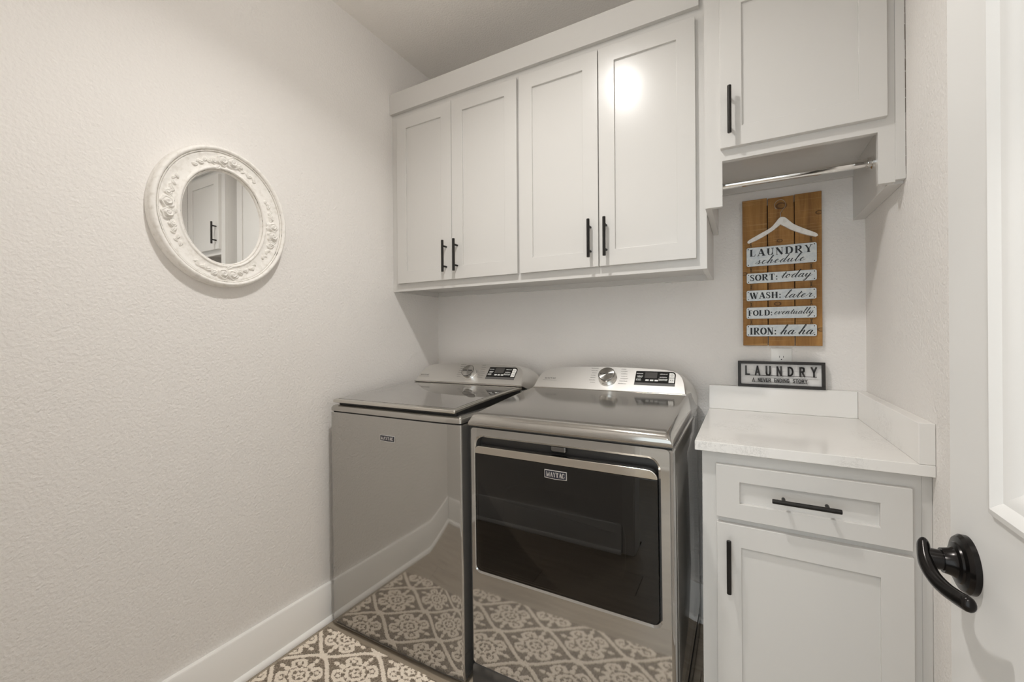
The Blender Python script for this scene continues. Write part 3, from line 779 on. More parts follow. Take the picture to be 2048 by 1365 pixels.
    fd = lambda x, z, o: P(x, z, 0.0052 + o)
    for a0, a1, b in ((0.03, 0.19, 0.78), (0.06, 0.19, 0.60), (0.06, 0.18, 0.53), (0.04, 0.15, 0.38), (0.04, 0.16, 0.31), (0.62, 0.80, 0.78), (0.62, 0.79, 0.56), (0.60, 0.81, 0.42), (0.60, 0.80, 0.34)):
        xx = a0
        while xx < a1:
            l = rr.uniform(0.010, 0.018)
            p0 = U(xx, b)
            mb.ribbon([p0, (p0[0], p0[1] + rr.choice((0.0030, 0.0040)))], [l * dw * 0.62] * 2, fd, 0.0002)
            xx += l
    mb.build('display_print', M_PRINTL, con)['kind'] = 'stuff'
    q0 = U(0.91, 0.385); mb = MB()
    mb.add([fd(q0[0] - 0.005, q0[1] - 0.003, 0.0008), fd(q0[0], q0[1], 0.0008), fd(q0[0] - 0.005, q0[1] + 0.003, 0.0008)], [(0, 1, 2)])
    mb.ribbon([(q0[0] + 0.003, q0[1] - 0.003), (q0[0] + 0.003, q0[1] + 0.003)], [0.001] * 2, fd, 0.0008)
    mb.ribbon([(q0[0] + 0.006, q0[1] - 0.003), (q0[0] + 0.006, q0[1] + 0.003)], [0.001] * 2, fd, 0.0008)
    q1 = U(0.91, 0.74); ar = [(q1[0] + 0.004 * math.cos(a), q1[1] + 0.004 * math.sin(a)) for a in np.linspace(R(120), R(420), 16)]
    mb.ribbon(ar, [0.0009] * 16, fd, 0.0008); mb.ribbon([(q1[0], q1[1] + 0.001), (q1[0], q1[1] + 0.005)], [0.0009] * 2, fd, 0.0008)
    mb.build('button_symbols', M_PRINTG, con)
    return con
def badge(parent, x0, x1, z0, z1, y):
    """raised name plate: silver rim with a shallow point below, navy field, letters"""
    xm = (x0 + x1) / 2
    ol = [(x0, z0), (xm, z0 - 0.0022), (x1, z0), (x1, z1), (x0, z1)]
    b = MB().prism(ol, lambda p: (p[0], y - 0.0022, p[1]), lambda p: (p[0], y + 0.0012, p[1])).build('badge', M_BADGERIM, parent, bevel=0.0006)
    m = 0.0026
    il = [(x0 + m, z0 + m), (xm, z0 + m - 0.0022), (x1 - m, z0 + m), (x1 - m, z1 - m), (x0 + m, z1 - m)]
    fld = MB().prism(il, lambda p: (p[0], y - 0.0030, p[1]), lambda p: (p[0], y - 0.0020, p[1]))
    if parent.parent is None or parent.parent.parent is None:
        fp = b if parent.parent is None else parent
        fld.build('badge_field', M_BADGE, fp)
        f = lambda x, z, o: (x, y - 0.0031 - o, z)
        layout(MB(), SERIF, 'MAYTAG', x0 + 0.0065, x1 - 0.0055, z0 + 0.0050, (z1 - z0) - 0.0105, f, 0.0006).build('badge_lettering', M_BADGERIM, fp)
    return b
M_BRUSH = mat('brushed_cap', (0.50, 0.49, 0.47), 0.24, 1.0)
M_BRUSH.node_tree.nodes['Principled BSDF'].inputs['Anisotropic'].default_value = 0.9
tgn = nd(M_BRUSH.node_tree, 'ShaderNodeTangent'); tgn.direction_type = 'RADIAL'; tgn.axis = 'Y'
M_BRUSH.node_tree.links.new(tgn.outputs[0], M_BRUSH.node_tree.nodes['Principled BSDF'].inputs['Tangent'])

def front_outline(hw, back, r=0.010, flat=0.60, sag=0.007):
    """plan of a cabinet: nearly flat front that rolls back a little towards its ends"""
    P = []
    for k in range(-80, 81):
        x = k / 80 * (hw - r)
        u = max(0.0, (k / 80 - flat) / (1 - flat))
        P.append((x, sag * u ** 2.0))
    yb = sag + r * 1.1
    for j in range(1, 6):
        a = j / 5 * PI / 2
        P.append((hw - r + r * math.sin(a), sag + r * 1.1 * (1 - math.cos(a))))
    P.append((hw, back)); P.append((-hw, back))
    for j in range(5, 0, -1):
        a = j / 5 * PI / 2
        P.append((-(hw - r + r * math.sin(a)), r * 0.8 * (1 - math.cos(a))))
    return P
# --- washer
WX, WY = -1.1900, 1.1740
wm = thing('washing_machine', 'slate grey top-load washing machine with a flat front beside the left wall', 'washing machine', (WX, WY, 0), (0, -0.009, 0))
ol = front_outline(0.3365, 0.70, r=0.007)
MB().prism(ol, lambda p: (p[0], p[1], 0.018), lambda p: (p[0], p[1], 0.9095)).build('body', M_SLATE, wm, smooth=35)
MB().prism([(x * 0.985, y_ + 0.008) for x, y_ in ol], lambda p: (p[0], p[1], 0.9095), lambda p: (p[0], p[1], 0.9125)).build('seam', M_BLACK, wm)
rings = []
for inset, z in ((0.004, 0.9125), (0.0, 0.9145), (0.0, 0.926), (0.004, 0.934), (0.012, 0.939), (0.03, 0.941)):
    rings.append([(x * (1 - inset / 0.3365), y_ + (inset if y_ < 0.3 else 0), z) for x, y_ in ol])
MB().loft(rings).build('top_panel', M_SLATETOP, wm, smooth=40)
# lid
LH = 0.3185
def lidz(y_): return 0.9625 + 0.0235 * (1 - (1 - min(1, max(0, y_ / 0.505))) ** 1.7)
NY = 14
def lid_ring(y_, hx, dz0, dz1):
    z = lidz(y_)
    return [(-hx, y_, z + dz0), (hx, y_, z + dz0), (hx, y_, z + dz1), (-hx, y_, z + dz1)]
ys = [0.0 + 0.505 * k / NY for k in range(NY + 1)]
lid = MB().loft([lid_ring(-0.004 if k == 0 else yy, LH, -0.0125, 0.0) for k, yy in enumerate(ys)]).build('lid', M_RIM, wm, smooth=30, bevel=0.004, seg=3)
MB().loft([[(-LH + 0.007, yy, lidz(yy) - 0.004), (LH - 0.016, yy, lidz(yy) - 0.004), (LH - 0.016, yy, lidz(yy) + 0.0008), (-LH + 0.007, yy, lidz(yy) + 0.0008)] for yy in [0.020 + (0.500 - 0.020) * k / NY for k in range(NY + 1)]]).build('lid_glass', M_LIDGLASS, lid, smooth=30)
MB().loft([[(-LH + 0.018, yy, 0.9405), (LH - 0.006, yy, 0.9405), (LH - 0.004, yy, lidz(yy) - 0.0115), (-LH + 0.018, yy, lidz(yy) - 0.0115)] for yy in [0.016 + 0.485 * k / NY for k in range(NY + 1)]]).build('lid_gap_shade', M_BLACK, wm)  # black block stands in for the shade in the gap under the lid
MB().box(-0.330, 0.330, 0.49, 0.70, 0.9405, 0.972).build('rear_deck', M_SLATETOP, wm, bevel=0.006)
badge(wm, -0.0455, 0.0318, 0.8188, 0.8425, 0.0)
console_parts(wm, 0.503, 0.9905, 0.009, 0.056, (0.1085, 0.2665, 0.030, 0.102), (-0.300, -0.243, 0.036), M_BRUSH)
for sx in (-1, 1):
    for yy in (0.05, 0.64):
        MB().lathe([(0.018, -0.003), (0.018, 0.006), (0.008, 0.008), (0.008, 0.019)], (sx * 0.29, yy, 0), (0, 0, 1), 20).build('foot', M_DARKPL, wm, smooth=40)
# --- dryer
DXc, DYf = -0.4990, 1.2000
dm = thing('clothes_dryer', 'slate grey front-load clothes dryer with a dark glass door beside the counter', 'dryer', (DXc, DYf, 0), (0, -0.0065, 0))
HWD = 0.3365
H0, H1, V0, V1 = -0.3150, 0.3035, 0.4085, 0.8845      # door recess
hole = rrect(H0, H1, V0, V1, (0.022, 0.024, 0.034, 0.034), 8)
hole_i = rrect(H0 + 0.006, H1 - 0.006, V0 + 0.006, V1 - 0.006, (0.018, 0.020, 0.030, 0.030), 8)
outer = rrect(-HWD + 0.010, HWD - 0.010, 0.092, 0.9085, 0.012, 8)
body = MB()
nh = len(hole)
# front plate with the rounded opening, rolled outer edge, lip turned into the recess
pl_ = [(x, -0.0, z) for x, z in outer]; hl = [(x, -0.0, z) for x, z in hole]
body.loft([pl_, hl], cap0=False, cap1=False)
body.loft([hl, [(x, 0.004, z) for x, z in hole_i], [(x, 0.034, z) for x, z in hole_i]], cap0=False, cap1=False)
ro = rrect(-HWD, HWD, 0.088, 0.9100, 0.015, 8)
ro2 = rrect(-HWD + 0.003, HWD - 0.003, 0.0895, 0.9092, 0.013, 8)
body.loft([pl_, [(x, 0.003, z) for x, z in ro2], [(x, 0.012, z) for x, z in ro], [(x, 0.68, z) for x, z in ro]], cap0=False, cap1=True)
body.build('body', M_SLATE, dm, smooth=50)
# embossed panels on the visible right flank
for a0, a1, z0_, z1_ in ((0.06, 0.62, 0.16, 0.86),):
    q = rrect(a0, a1, z0_, z1_, 0.05, 6)
    q2 = rrect(a0 + 0.012, a1 - 0.012, z0_ + 0.012, z1_ - 0.012, 0.045, 6)
    for s in (1,):
        MB().loft([[(s * HWD, p[0], p[1]) for p in q], [(s * (HWD + 0.003), p[0], p[1]) for p in q2]], cap0=False).build('side_panel', M_SLATE, dm, smooth=40)
MB().prism(hole_i, lambda p: (p[0], 0.034, p[1]), lambda p: (p[0], 0.040, p[1])).build('door_recess', M_DARKPL, dm, smooth=40)
MB().box(-0.036, 0.020, 0.016, 0.034, 0.853, 0.877).build('door_latch', M_LATCH, dm, bevel=0.008, seg=4)
base = rrect(-HWD, HWD, 0.008, 0.0865, (0.004, 0.004, 0.016, 0.016), 6)
MB().prism(base, lambda p: (p[0], 0.004, p[1]), lambda p: (p[0], 0.66, p[1])).build('base_panel', M_BASEPL, dm, smooth=40, bevel=0.003)
MB().prism(rrect(-HWD + 0.006, HWD - 0.006, 0.08, 0.094, 0.002, 2), lambda p: (p[0], 0.010, p[1]), lambda p: (p[0], 0.6, p[1])).build('base_seam', M_BLACK, dm)
# door
G0, G1, Z0_, Z1_ = H0 + 0.0065, H1 - 0.0075, V0 + 0.0115, 0.8485
zs_ = 0.8222
do = rrect(G0, G1, Z0_, Z1_, (0.020, 0.022, 0.026, 0.018), 8)
dorear = rrect(G0 + 0.003, G1 - 0.003, Z0_ + 0.003, Z1_ - 0.001, (0.018, 0.020, 0.024, 0.016), 8)
ddo = MB().prism(dorear, lambda p: (p[0], 0.016, p[1]), lambda p: (p[0], 0.028, p[1])).build('door', M_DARKPL, dm, smooth=40)
def clip(pts, zc, above):
    out = []
    n = len(pts)
    for k in range(n):
        a, b = pts[k], pts[(k + 1) % n]
        ia, ib = ((a[1] >= zc) == above), ((b[1] >= zc) == above)
        if ia: out.append(a)
        if ia != ib:
            t = (zc - a[1]) / (b[1] - a[1]); out.append((a[0] + (b[0] - a[0]) * t, zc))
    return out
gl = clip(do, zs_, False); st = clip(do, zs_ + 0.0004, True)
MB().prism(gl, lambda p: (p[0], -0.0055, p[1]), lambda p: (p[0], 0.000, p[1])).build('glass', M_GLASS, ddo, bevel=0.002)
MB().prism(st, lambda p: (p[0], -0.0065 , p[1]), lambda p: (p[0], 0.014, p[1])).build('handle_strip', M_STRIP, ddo, bevel=0.0022, seg=3)
# inner door skin with the porthole shape behind the glass
win = rrect(-0.215, 0.205, 0.50, 0.735, (0.05, 0.05, 0.10, 0.07), 10)
MB().loft([[(x, 0.0015, z) for x, z in rrect(G0 + 0.004, G1 - 0.004, Z0_ + 0.004, zs_ - 0.002, 0.015, 10)], [(x, 0.0015, z) for x, z in win], [(x * 0.97, 0.0145, 0.6175 + (z - 0.6175) * 0.95) for x, z in win]], cap0=False, cap1=False).build('inner_frame', M_DARKPL, ddo, smooth=30)
MB().prism(win, lambda p: (p[0], 0.0146, p[1]), lambda p: (p[0], 0.0155, p[1])).build('porthole', M_BLACK, ddo)
for k, zz in enumerate((0.655, 0.575)):
    MB().tube(spline([(-0.20, 0.011, zz + 0.012), (0.0, 0.011, zz), (0.17, 0.011, zz - 0.012)], 6), 0.0022, 8).build('drum_baffle', M_DARKPL, ddo, smooth=50)
badge(ddo, -0.0445, 0.0305, 0.7798, 0.8058, -0.0058)
# top
tp = MB()
tr_ = []
prof = [(-0.003, 0.9150), (-0.006, 0.9185), (-0.0065, 0.9300), (-0.003, 0.9410), (0.004, 0.9490), (0.014, 0.9545), (0.030, 0.9580), (0.15, 0.9690), (0.30, 0.9815), (0.475, 0.9955), (0.62, 0.998), (0.68, 0.996)]
for y_, zt in prof:
    k = min(1.0, max(0.0, (zt - 0.9150) / 0.040))
    hx = HWD - 0.0145 * k
    z0_ = 0.9150
    cr = [(-HWD, z0_), (-HWD - 0.0005, z0_ + 0.006 * k), (-HWD + 0.001, z0_ + 0.010 * k)]
    sidep = []
    zt_ = max(zt, z0_ + 0.0004)
    # sloped flank, small radius at the crease
    a = (HWD, z0_); b = (HWD + 0.0004, z0_ + min(0.008, (zt_ - z0_) * 0.3)); c = (hx + 0.002, zt_ - 0.0045 * k); d = (hx - 0.002, zt_ - 0.0010 * k); e = (hx - 0.009, zt_)
    right = [a, b, c, d, e]
    mids = [(hx * 0.5, zt_ + 0.0006 * k), (0.0, zt_ + 0.0008 * k)]
    half_ = right + mids
    full = half_ + [(-x, z) for x, z in half_[-2::-1]]
    tr_.append([(x, y_, z) for x, z in full])
tp.loft(tr_)
tp.build('top_panel', M_SLATETOP, dm, smooth=50)
MB().prism(rrect(-HWD + 0.005, HWD - 0.005, 0.9, 0.918, 0.002, 2), lambda p: (p[0], 0.006, p[1]), lambda p: (p[0], 0.66, p[1])).build('seam', M_BLACK, dm)
console_parts(dm, 0.480, 0.9945, 0.009, 0.064, (0.1205, 0.2745, 0.0345, 0.105), (-0.276, -0.222, 0.046), M_BRUSH, yb=0.68)
for sx in (-1, 1):
    for yy in (0.05, 0.60):
        MB().lathe([(0.018, -0.002), (0.018, 0.006), (0.008, 0.007), (0.008, 0.012)], (sx * 0.29, yy, 0), (0, 0, 1), 20).build('foot', M_DARKPL, dm, smooth=40)

# ================================================================== mirror on the left wall
MYc, MZc = 0.7815, 1.6400
mr = thing('wall_mirror', 'oval mirror in a distressed white frame with carved roses on the left wall', 'mirror', (XL + 0.0005, MYc, MZc))
IN, OUT = (0.1255, 0.1590), (0.2165, 0.2405)
def fp(u, th):
    return ((IN[0] + (OUT[0] - IN[0]) * u) * math.cos(th), (IN[1] + (OUT[1] - IN[1]) * u) * math.sin(th))
def sweep(prof, n=96, closed=False):
    mb = MB()
    rings = []
    for u, h in prof:
        rings.append([(h, *fp(u, 2 * PI * k / n)) for k in range(n)])
    return mb.loft(rings, cap0=False, cap1=False)
PROF = [(-0.02, 0.008), (0.0, 0.0135), (0.03, 0.0165), (0.05, 0.0160), (0.065, 0.0205), (0.095, 0.0235), (0.125, 0.0240), (0.155, 0.0225), (0.17, 0.0205), (0.19, 0.0200), (0.32, 0.0190), (0.5, 0.0195), (0.64, 0.0220), (0.70, 0.0245), (0.72, 0.0240), (0.735, 0.0275), (0.765, 0.0285), (0.78, 0.0270), (0.80, 0.0305), (0.84, 0.0345), (0.89, 0.0350), (0.94, 0.0315), (0.97, 0.0255), (0.985, 0.0180), (0.985, 0.0135), (1.0, 0.0115), (1.0, 0.0)]
fr = sweep(PROF).build('frame', M_FRAMEW, mr, smooth=50)
for a, b, hh, nm in ((0.716, 0.728, 0.0250, 'rim_groove'), (0.772, 0.786, 0.0281, 'rim_groove'), (0.043, 0.056, 0.0172, 'rim_groove')):
    sweep([(a, hh), ((a + b) / 2, hh + 0.0006), (b, hh + 0.0012)]).build(nm, M_WORN, fr, smooth=60)
n = 72
MB().add([(0.0095, *fp(0.01, 2 * PI * k / n)) for k in range(n)] + [(0.004, *fp(0.01, 2 * PI * k / n)) for k in range(n)],
         [tuple(range(n)), tuple(range(2 * n - 1, n - 1, -1))] + [(k, n + k, n + (k + 1) % n, (k + 1) % n) for k in range(n)]).build('mirror_glass', M_MIRROR, mr)
# carved roses, buds and leaves
def rose_mesh():
    mb = MB(); nr, na = 12, 36; rings = []
    for i in range(nr + 1):
        r = i / nr
        ring = []
        for k in range(na):
            th = 2 * PI * k / na
            ro_ = r * (1 + 0.13 * r * math.cos(5 * th + 2.2 * r))
            sp = math.sin(2 * PI * (2.3 * r) - th) * 0.13 * (0.4 + r) if r > 0.12 else 0
            h = (0.62 * (1 - r ** 2.2) + sp * (1 - r ** 6)) if r < 1 else -0.05
            ring.append((h, ro_ * math.cos(th), ro_ * math.sin(th)))
        rings.append(ring)
    return mb.loft(rings, cap0=True, cap1=False)
def leaf_mesh():
    mb = MB(); nu, nv = 10, 6; rings = []
    for i in range(nu + 1):
        u = i / nu
        wd_ = 0.36 * math.sin(PI * min(1, u * 0.98 + 0.02)) ** 0.75
        ring = []
        for j in range(nv + 1):
            v = -1 + 2 * j / nv
            h = 0.30 * (1 - v * v) * math.sin(PI * u) ** 0.6 - 0.16 * math.exp(-(v * 4) ** 2) * math.sin(PI * u)
            if abs(v) == 1 or i in (0, nu): h = -0.06
            ring.append((h, u + 0.10 * math.sin(PI * u) * v * v * 0, v * wd_ + 0.12 * math.sin(PI * u)))
        rings.append(ring)
    return mb.loft(rings, closed=False, cap0=False, cap1=False)
rose0 = None; leaf0 = None
def relief(kind, th, u, size, rot, hscale=1.0):
    global rose0, leaf0
    y_, z_ = fp(u, th)
    hh = 0.0192 + (0.0028 if u > 0.6 else 0.0004)
    tang = math.atan2((IN[1] + (OUT[1] - IN[1]) * u) * math.cos(th), -(IN[0] + (OUT[0] - IN[0]) * u) * math.sin(th))
    if kind == 'rose':
        if rose0 is None:
            rose0 = rose_mesh().build('rose', M_FRAMEW, fr, smooth=60); o = rose0
        else: o = share(rose0, fr)
    else:
        if leaf0 is None:
            leaf0 = leaf_mesh().build('leaf', M_FRAMEW, fr, smooth=60); o = leaf0
        else: o = share(leaf0, fr)
    o.parent = fr; o.location = (hh, y_, z_); o.rotation_euler = (tang + rot, 0, 0); o.scale = (size * 1.15 * hscale, size * 1.1, size * 1.1)
rs = random.Random(11)
for q, th0 in enumerate((R(88), R(182), R(272), R(-4))):
    # along the ring: stem of leaves, two roses in the middle, leaves again
    span = 0.62 if q in (0, 2) else 0.58
    for dth, u, s in ((0.085, 0.44, 0.0195), (-0.095, 0.47, 0.0205), (-0.25, 0.50, 0.0115), (0.26, 0.40, 0.0110)):
        relief('rose', th0 + dth, u + rs.uniform(-0.03, 0.03), s, rs.uniform(0, 6))
    for k in range(7):
        for sg in (-1, 1):
            f = 0.17 + k * (span - 0.17) / 6.5
            relief('leaf', th0 + sg * f, 0.42 + (0.11 if k % 2 else -0.10) + rs.uniform(-0.03, 0.03), rs.uniform(0.016, 0.025) * (1 - 0.25 * k / 6), (0 if sg > 0 else PI) + (0.75 if k % 2 else -0.75) * sg + rs.uniform(-0.2, 0.2))
    for k in range(6):
        relief('leaf', th0 + rs.uniform(-0.14, 0.14), 0.42 + (0.17 if k % 2 else -0.17), rs.uniform(0.017, 0.024), rs.uniform(0, 6.28))

# ================================================================== laundry schedule sign
SB = 1.937                                     # face of its boards
sg = thing('laundry_schedule_sign', 'stained wooden plank sign with a white hanger and hanging metal schedule plates', 'sign', (0.130, SB, 1.177))
def S2(x, z): return (x - 0.130, z - 1.177)
edges = ((0.0000, 0.0853, 0.586), (0.0885, 0.1738, 0.583), (0.1770, 0.2610, 0.585))
for (a, b, hgt), mc in zip(edges, M_CEDAR):
    cx_ = (a + b) / 2
    o = MB().box(a - cx_, b - cx_, 0, 0.0165, 0, hgt).build('plank', mc, sg, bevel=0.0012)
    o.location = (cx_ - 0.130, 0, 0)
    bv = o.modifiers[0]
MB().box(-0.11, 0.11, 0.0150, 0.0178, 0.035, 0.56).build('batten', M_BATTEN, sg)
# hanger
hx0, hx1 = -0.1125, 0.1180
zt = lambda z: z - 1.177
up_ = [(-0.1130, zt(1.5905)), (-0.108, zt(1.600)), (-0.075, zt(1.6185)), (-0.035, zt(1.640)), (-0.018, zt(1.6580)), (-0.006, zt(1.6740)), (0.004, zt(1.6785)), (0.016, zt(1.6740)), (0.030, zt(1.6590)), (0.045, zt(1.6440)), (0.085, zt(1.6190)), (0.112, zt(1.6030)), (0.1185, zt(1.5935))]
lo_ = [(0.112, zt(1.5895)), (0.075, zt(1.6035)), (0.035, zt(1.6250)), (0.003, zt(1.6480)), (-0.003, zt(1.6480)), (-0.030, zt(1.6265)), (-0.070, zt(1.6030)), (-0.108, zt(1.5870))]
hang = spline(up_, 4) + spline(lo_, 4)
hg = MB().prism(hang, lambda p: (p[0], -0.012, p[1]), lambda p: (p[0], -0.0005, p[1])).build('hanger', M_FRAMEW, sg, bevel=0.0018)
hk = [(0.0000, zt(1.672)), (0.0000, zt(1.6950))] + spline([(0.0000, zt(1.6950)), (0.0030, zt(1.7010)), (0.012, zt(1.7130)), (0.0165, zt(1.7220)), (0.0150, zt(1.7360)), (0.004, zt(1.7470)), (-0.010, zt(1.7450)), (-0.0195, zt(1.7310)), (-0.0170, zt(1.7180)), (-0.0130, zt(1.7130))], 5)
MB().tube([(x, -0.0065, z) for x, z in hk], 0.0013, 8, up=Vector((0, 1, 0))).build('hook', M_HOOK, hg, smooth=60)
# plates: x range, z range, serif text and script text placed by fractions of the plate
plates = (
    (0.0140, 0.2445, 1.4948, 1.5697, [('LAUNDRY', .045, .945, .535, .365)], [('schedule', .13, .845, .115, .180)]),
    (0.0140, 0.2440, 1.4265, 1.4668, [('SORT:', .050, .465, .25, .60)], [('today', .50, .945, .37, .345)]),
    (0.0130, 0.2430, 1.3565, 1.3978, [('WASH:', .050, .515, .20, .59)], [('later', .555, .955, .18, .33)]),
    (0.0125, 0.2428, 1.2850, 1.3297, [('FOLD:', .025, .390, .265, .49)], [('eventually', .405, .975, .35, .245)]),
    (0.0125, 0.2432, 1.2145, 1.2593, [('IRON:', .050, .445, .155, .61)], [('ha ha', .490, .965, .165, .365)]),
)
for k, (xa, xb, za, zb, ser, scr) in enumerate(plates):
    (xa, za), (xb, zb) = S2(xa, za), S2(xb, zb)
    q = rrect(xa, xb, za, zb, 0.006, 5)
    pl = MB().prism(q, lambda p: (p[0], -0.0048, p[1]), lambda p: (p[0], -0.0036, p[1])).build('plate', [M_GALV], sg)
    q2 = rrect(xa - 0.0004, xb + 0.0004, za - 0.0004, zb + 0.0004, 0.0062, 5)
    MB().prism(q2, lambda p: (p[0], -0.0042, p[1]), lambda p: (p[0], -0.0034, p[1])).build('plate_edge', M_RUST, pl)
    W_, H_ = xb - xa, zb - za
    f = lambda x, z, o: (x, -0.0049 - o, z)
    mb = MB()
    for t_, a, b, c, h in ser:
        layout(mb, SERIF, t_, xa + a * W_, xa + b * W_, za + c * H_, h * H_, f, 0.0002, track=0.06 if len(t_) < 6 else 0.14)
    for t_, a, b, c, h in scr:
        layout(mb, SCRIPT, t_, xa + a * W_, xa + b * W_ - 0.004, za + c * H_, h * H_, f, 0.0002, slant=0.30, wk=(0.25, 0.085, 1.1), track=0.10 if t_ == 'schedule' else 0.0)
    mb.build('lettering', M_PRINTK, pl)
    for rx in (xa + 0.006, xb - 0.007):
        for rz in (za + 0.006, zb - 0.006):
            MB().lathe([(0.0020, 0.0), (0.0019, 0.0006), (0.0010, 0.0012), (0.0001, 0.0013)], (rx, -0.0048, rz), (0, -1, 0), 12).build('rivet', M_RIVET, pl, smooth=60)
def chain(x, z0, z1):
    mb = MB(); nl = max(2, round((z1 - z0) / 0.0095)); L_ = (z1 - z0) / nl
    for k in range(nl):
        zc = z0 + (k + 0.5) * L_
        pts = []
        for j in range(13):
            a = 2 * PI * j / 12
            wv = 0.0030 * math.cos(a) * (1 if k % 2 == 0 else 0.55)
            pts.append((x + wv, -0.0042 + (0 if k % 2 == 0 else 0.0016 * math.cos(a)), zc + (L_ * 0.62) * math.sin(a)))
        mb.tube(pts, 0.00065, 6, up=Vector((0, 1, 0)))
    return mb.build('chain', M_DARKSTEEL, sg, smooth=60)
lev = [(1.5697, 1.598), (1.4668, 1.4948), (1.3978, 1.4265), (1.3297, 1.3565), (1.2593, 1.2850)]
for xx in (0.0290, 0.2270):
    for za, zb in lev:
        (xq, z0_), (_, z1_) = S2(xx, za), S2(xx, zb)
        chain(xq, z0_, z1_)

# ================================================================== framed LAUNDRY sign on the backsplash
SX0, SX1, SZ0, SZ1 = -0.0195, 0.2675, 1.0125, 1.1150
SY = 1.9290
fs = thing('framed_word_sign', 'small black framed sign reading LAUNDRY standing on the backsplash', 'sign', ((SX0 + SX1) / 2, SY, SZ0 + 0.0003), (R(-3.0), 0, 0))
hw_, hh_ = (SX1 - SX0) / 2, SZ1 - SZ0
bd = 0.0108
MB().ring((-hw_, hw_, 0, hh_), (-hw_ + bd, hw_ - bd, bd, hh_ - bd), -0.0100, 0.0100).build('frame', M_FRAMEBLK, fs, bevel=0.001)
bp_ = MB()
bp_.box(-hw_ + bd, hw_ - bd, 0.0040, 0.0070, bd, hh_ - bd)
bp_.build('backing', M_SIGNBACK, fs)
for k in range(3):
    zz = bd + (hh_ - 2 * bd) * (k + 0.02) / 3
    MB().box(-hw_ + bd, hw_ - bd, 0.0028, 0.0042, zz + 0.0006, bd + (hh_ - 2 * bd) * (k + 1) / 3 - 0.0002).build('shiplap_board', M_SIGNBACK, fs, bevel=0.0003)
f = lambda x, z, o: (x, -0.0030 - o, z)
iw = hw_ - bd
X_ = lambda a: -hw_ + bd + a * 2 * iw           # fraction across the opening
Z_ = lambda a: hh_ - bd - a * (hh_ - 2 * bd)    # fraction down the opening
mb = MB()
layout(mb, SANS, 'LAUNDRY', X_(0.062), X_(0.938), Z_(0.545), (hh_ - 2 * bd) * 0.420, f, 0.003, track=0.86, wk=0.165)
mb.ribbon([(X_(0.052), Z_(0.560)), (X_(0.942), Z_(0.560))], [0.0019] * 2, f, 0.003)
mb.build('lettering', M_FRAMEBLK, fs)
mb = MB()
layout(mb, SANS, 'A NEVER ENDING STORY', X_(0.150), X_(0.830), Z_(0.862), (hh_ - 2 * bd) * 0.165, f, 0.003, track=0.16, wk=0.15)
mb.ribbon([(X_(0.145), Z_(0.880)), (X_(0.835), Z_(0.880))], [0.0012] * 2, f, 0.003)
mb.build('lettering', M_FRAMEBLK, fs)

# ================================================================== wall outlet
ou = thing('wall_outlet', 'white duplex wall outlet between the plank sign and framed sign', 'outlet', (0.131, YB - 0.0003, 1.1105))
q = rrect(-0.0350, 0.0350, -0.0570, 0.0570, 0.002, 3)
MB().prism(q, lambda p: (p[0], -0.0050, p[1]), lambda p: (p[0], 0, p[1])).build('cover_plate', M_WHITEPL, ou, bevel=0.0022, seg=3)
for zz in (0.0195, -0.0195):
    q = [(max(-0.0172, min(0.0172, 0.0175 * math.cos(a) * 1.12)), zz + 0.0145 * max(-0.93, min(0.93, math.sin(a)))) for a in np.linspace(0, 2 * PI, 33)[:-1]]
    rc = MB().prism(q, lambda p: (p[0], -0.0062, p[1]), lambda p: (p[0], -0.0040, p[1])).build('receptacle', M_WHITEPL, ou)
    for sx, hgt in ((-0.0065, 0.0080), (0.0065, 0.0066)):
        MB().box(sx - 0.0009, sx + 0.0009, -0.0064, -0.0058, zz + 0.0035 - hgt / 2, zz + 0.0035 + hgt / 2).build('slot', M_DARKPL, rc)
    MB().lathe([(0.0024, 0.0), (0.0024, 0.0006)], (0, -0.0058, zz - 0.0072), (0, -1, 0), 14).build('slot', M_DARKPL, rc)
MB().lathe([(0.0030, 0.0), (0.0026, 0.0012), (0.0003, 0.0014)], (0, -0.0050, 0), (0, -1, 0), 14).build('screw', M_WHITEPL, ou, smooth=50)

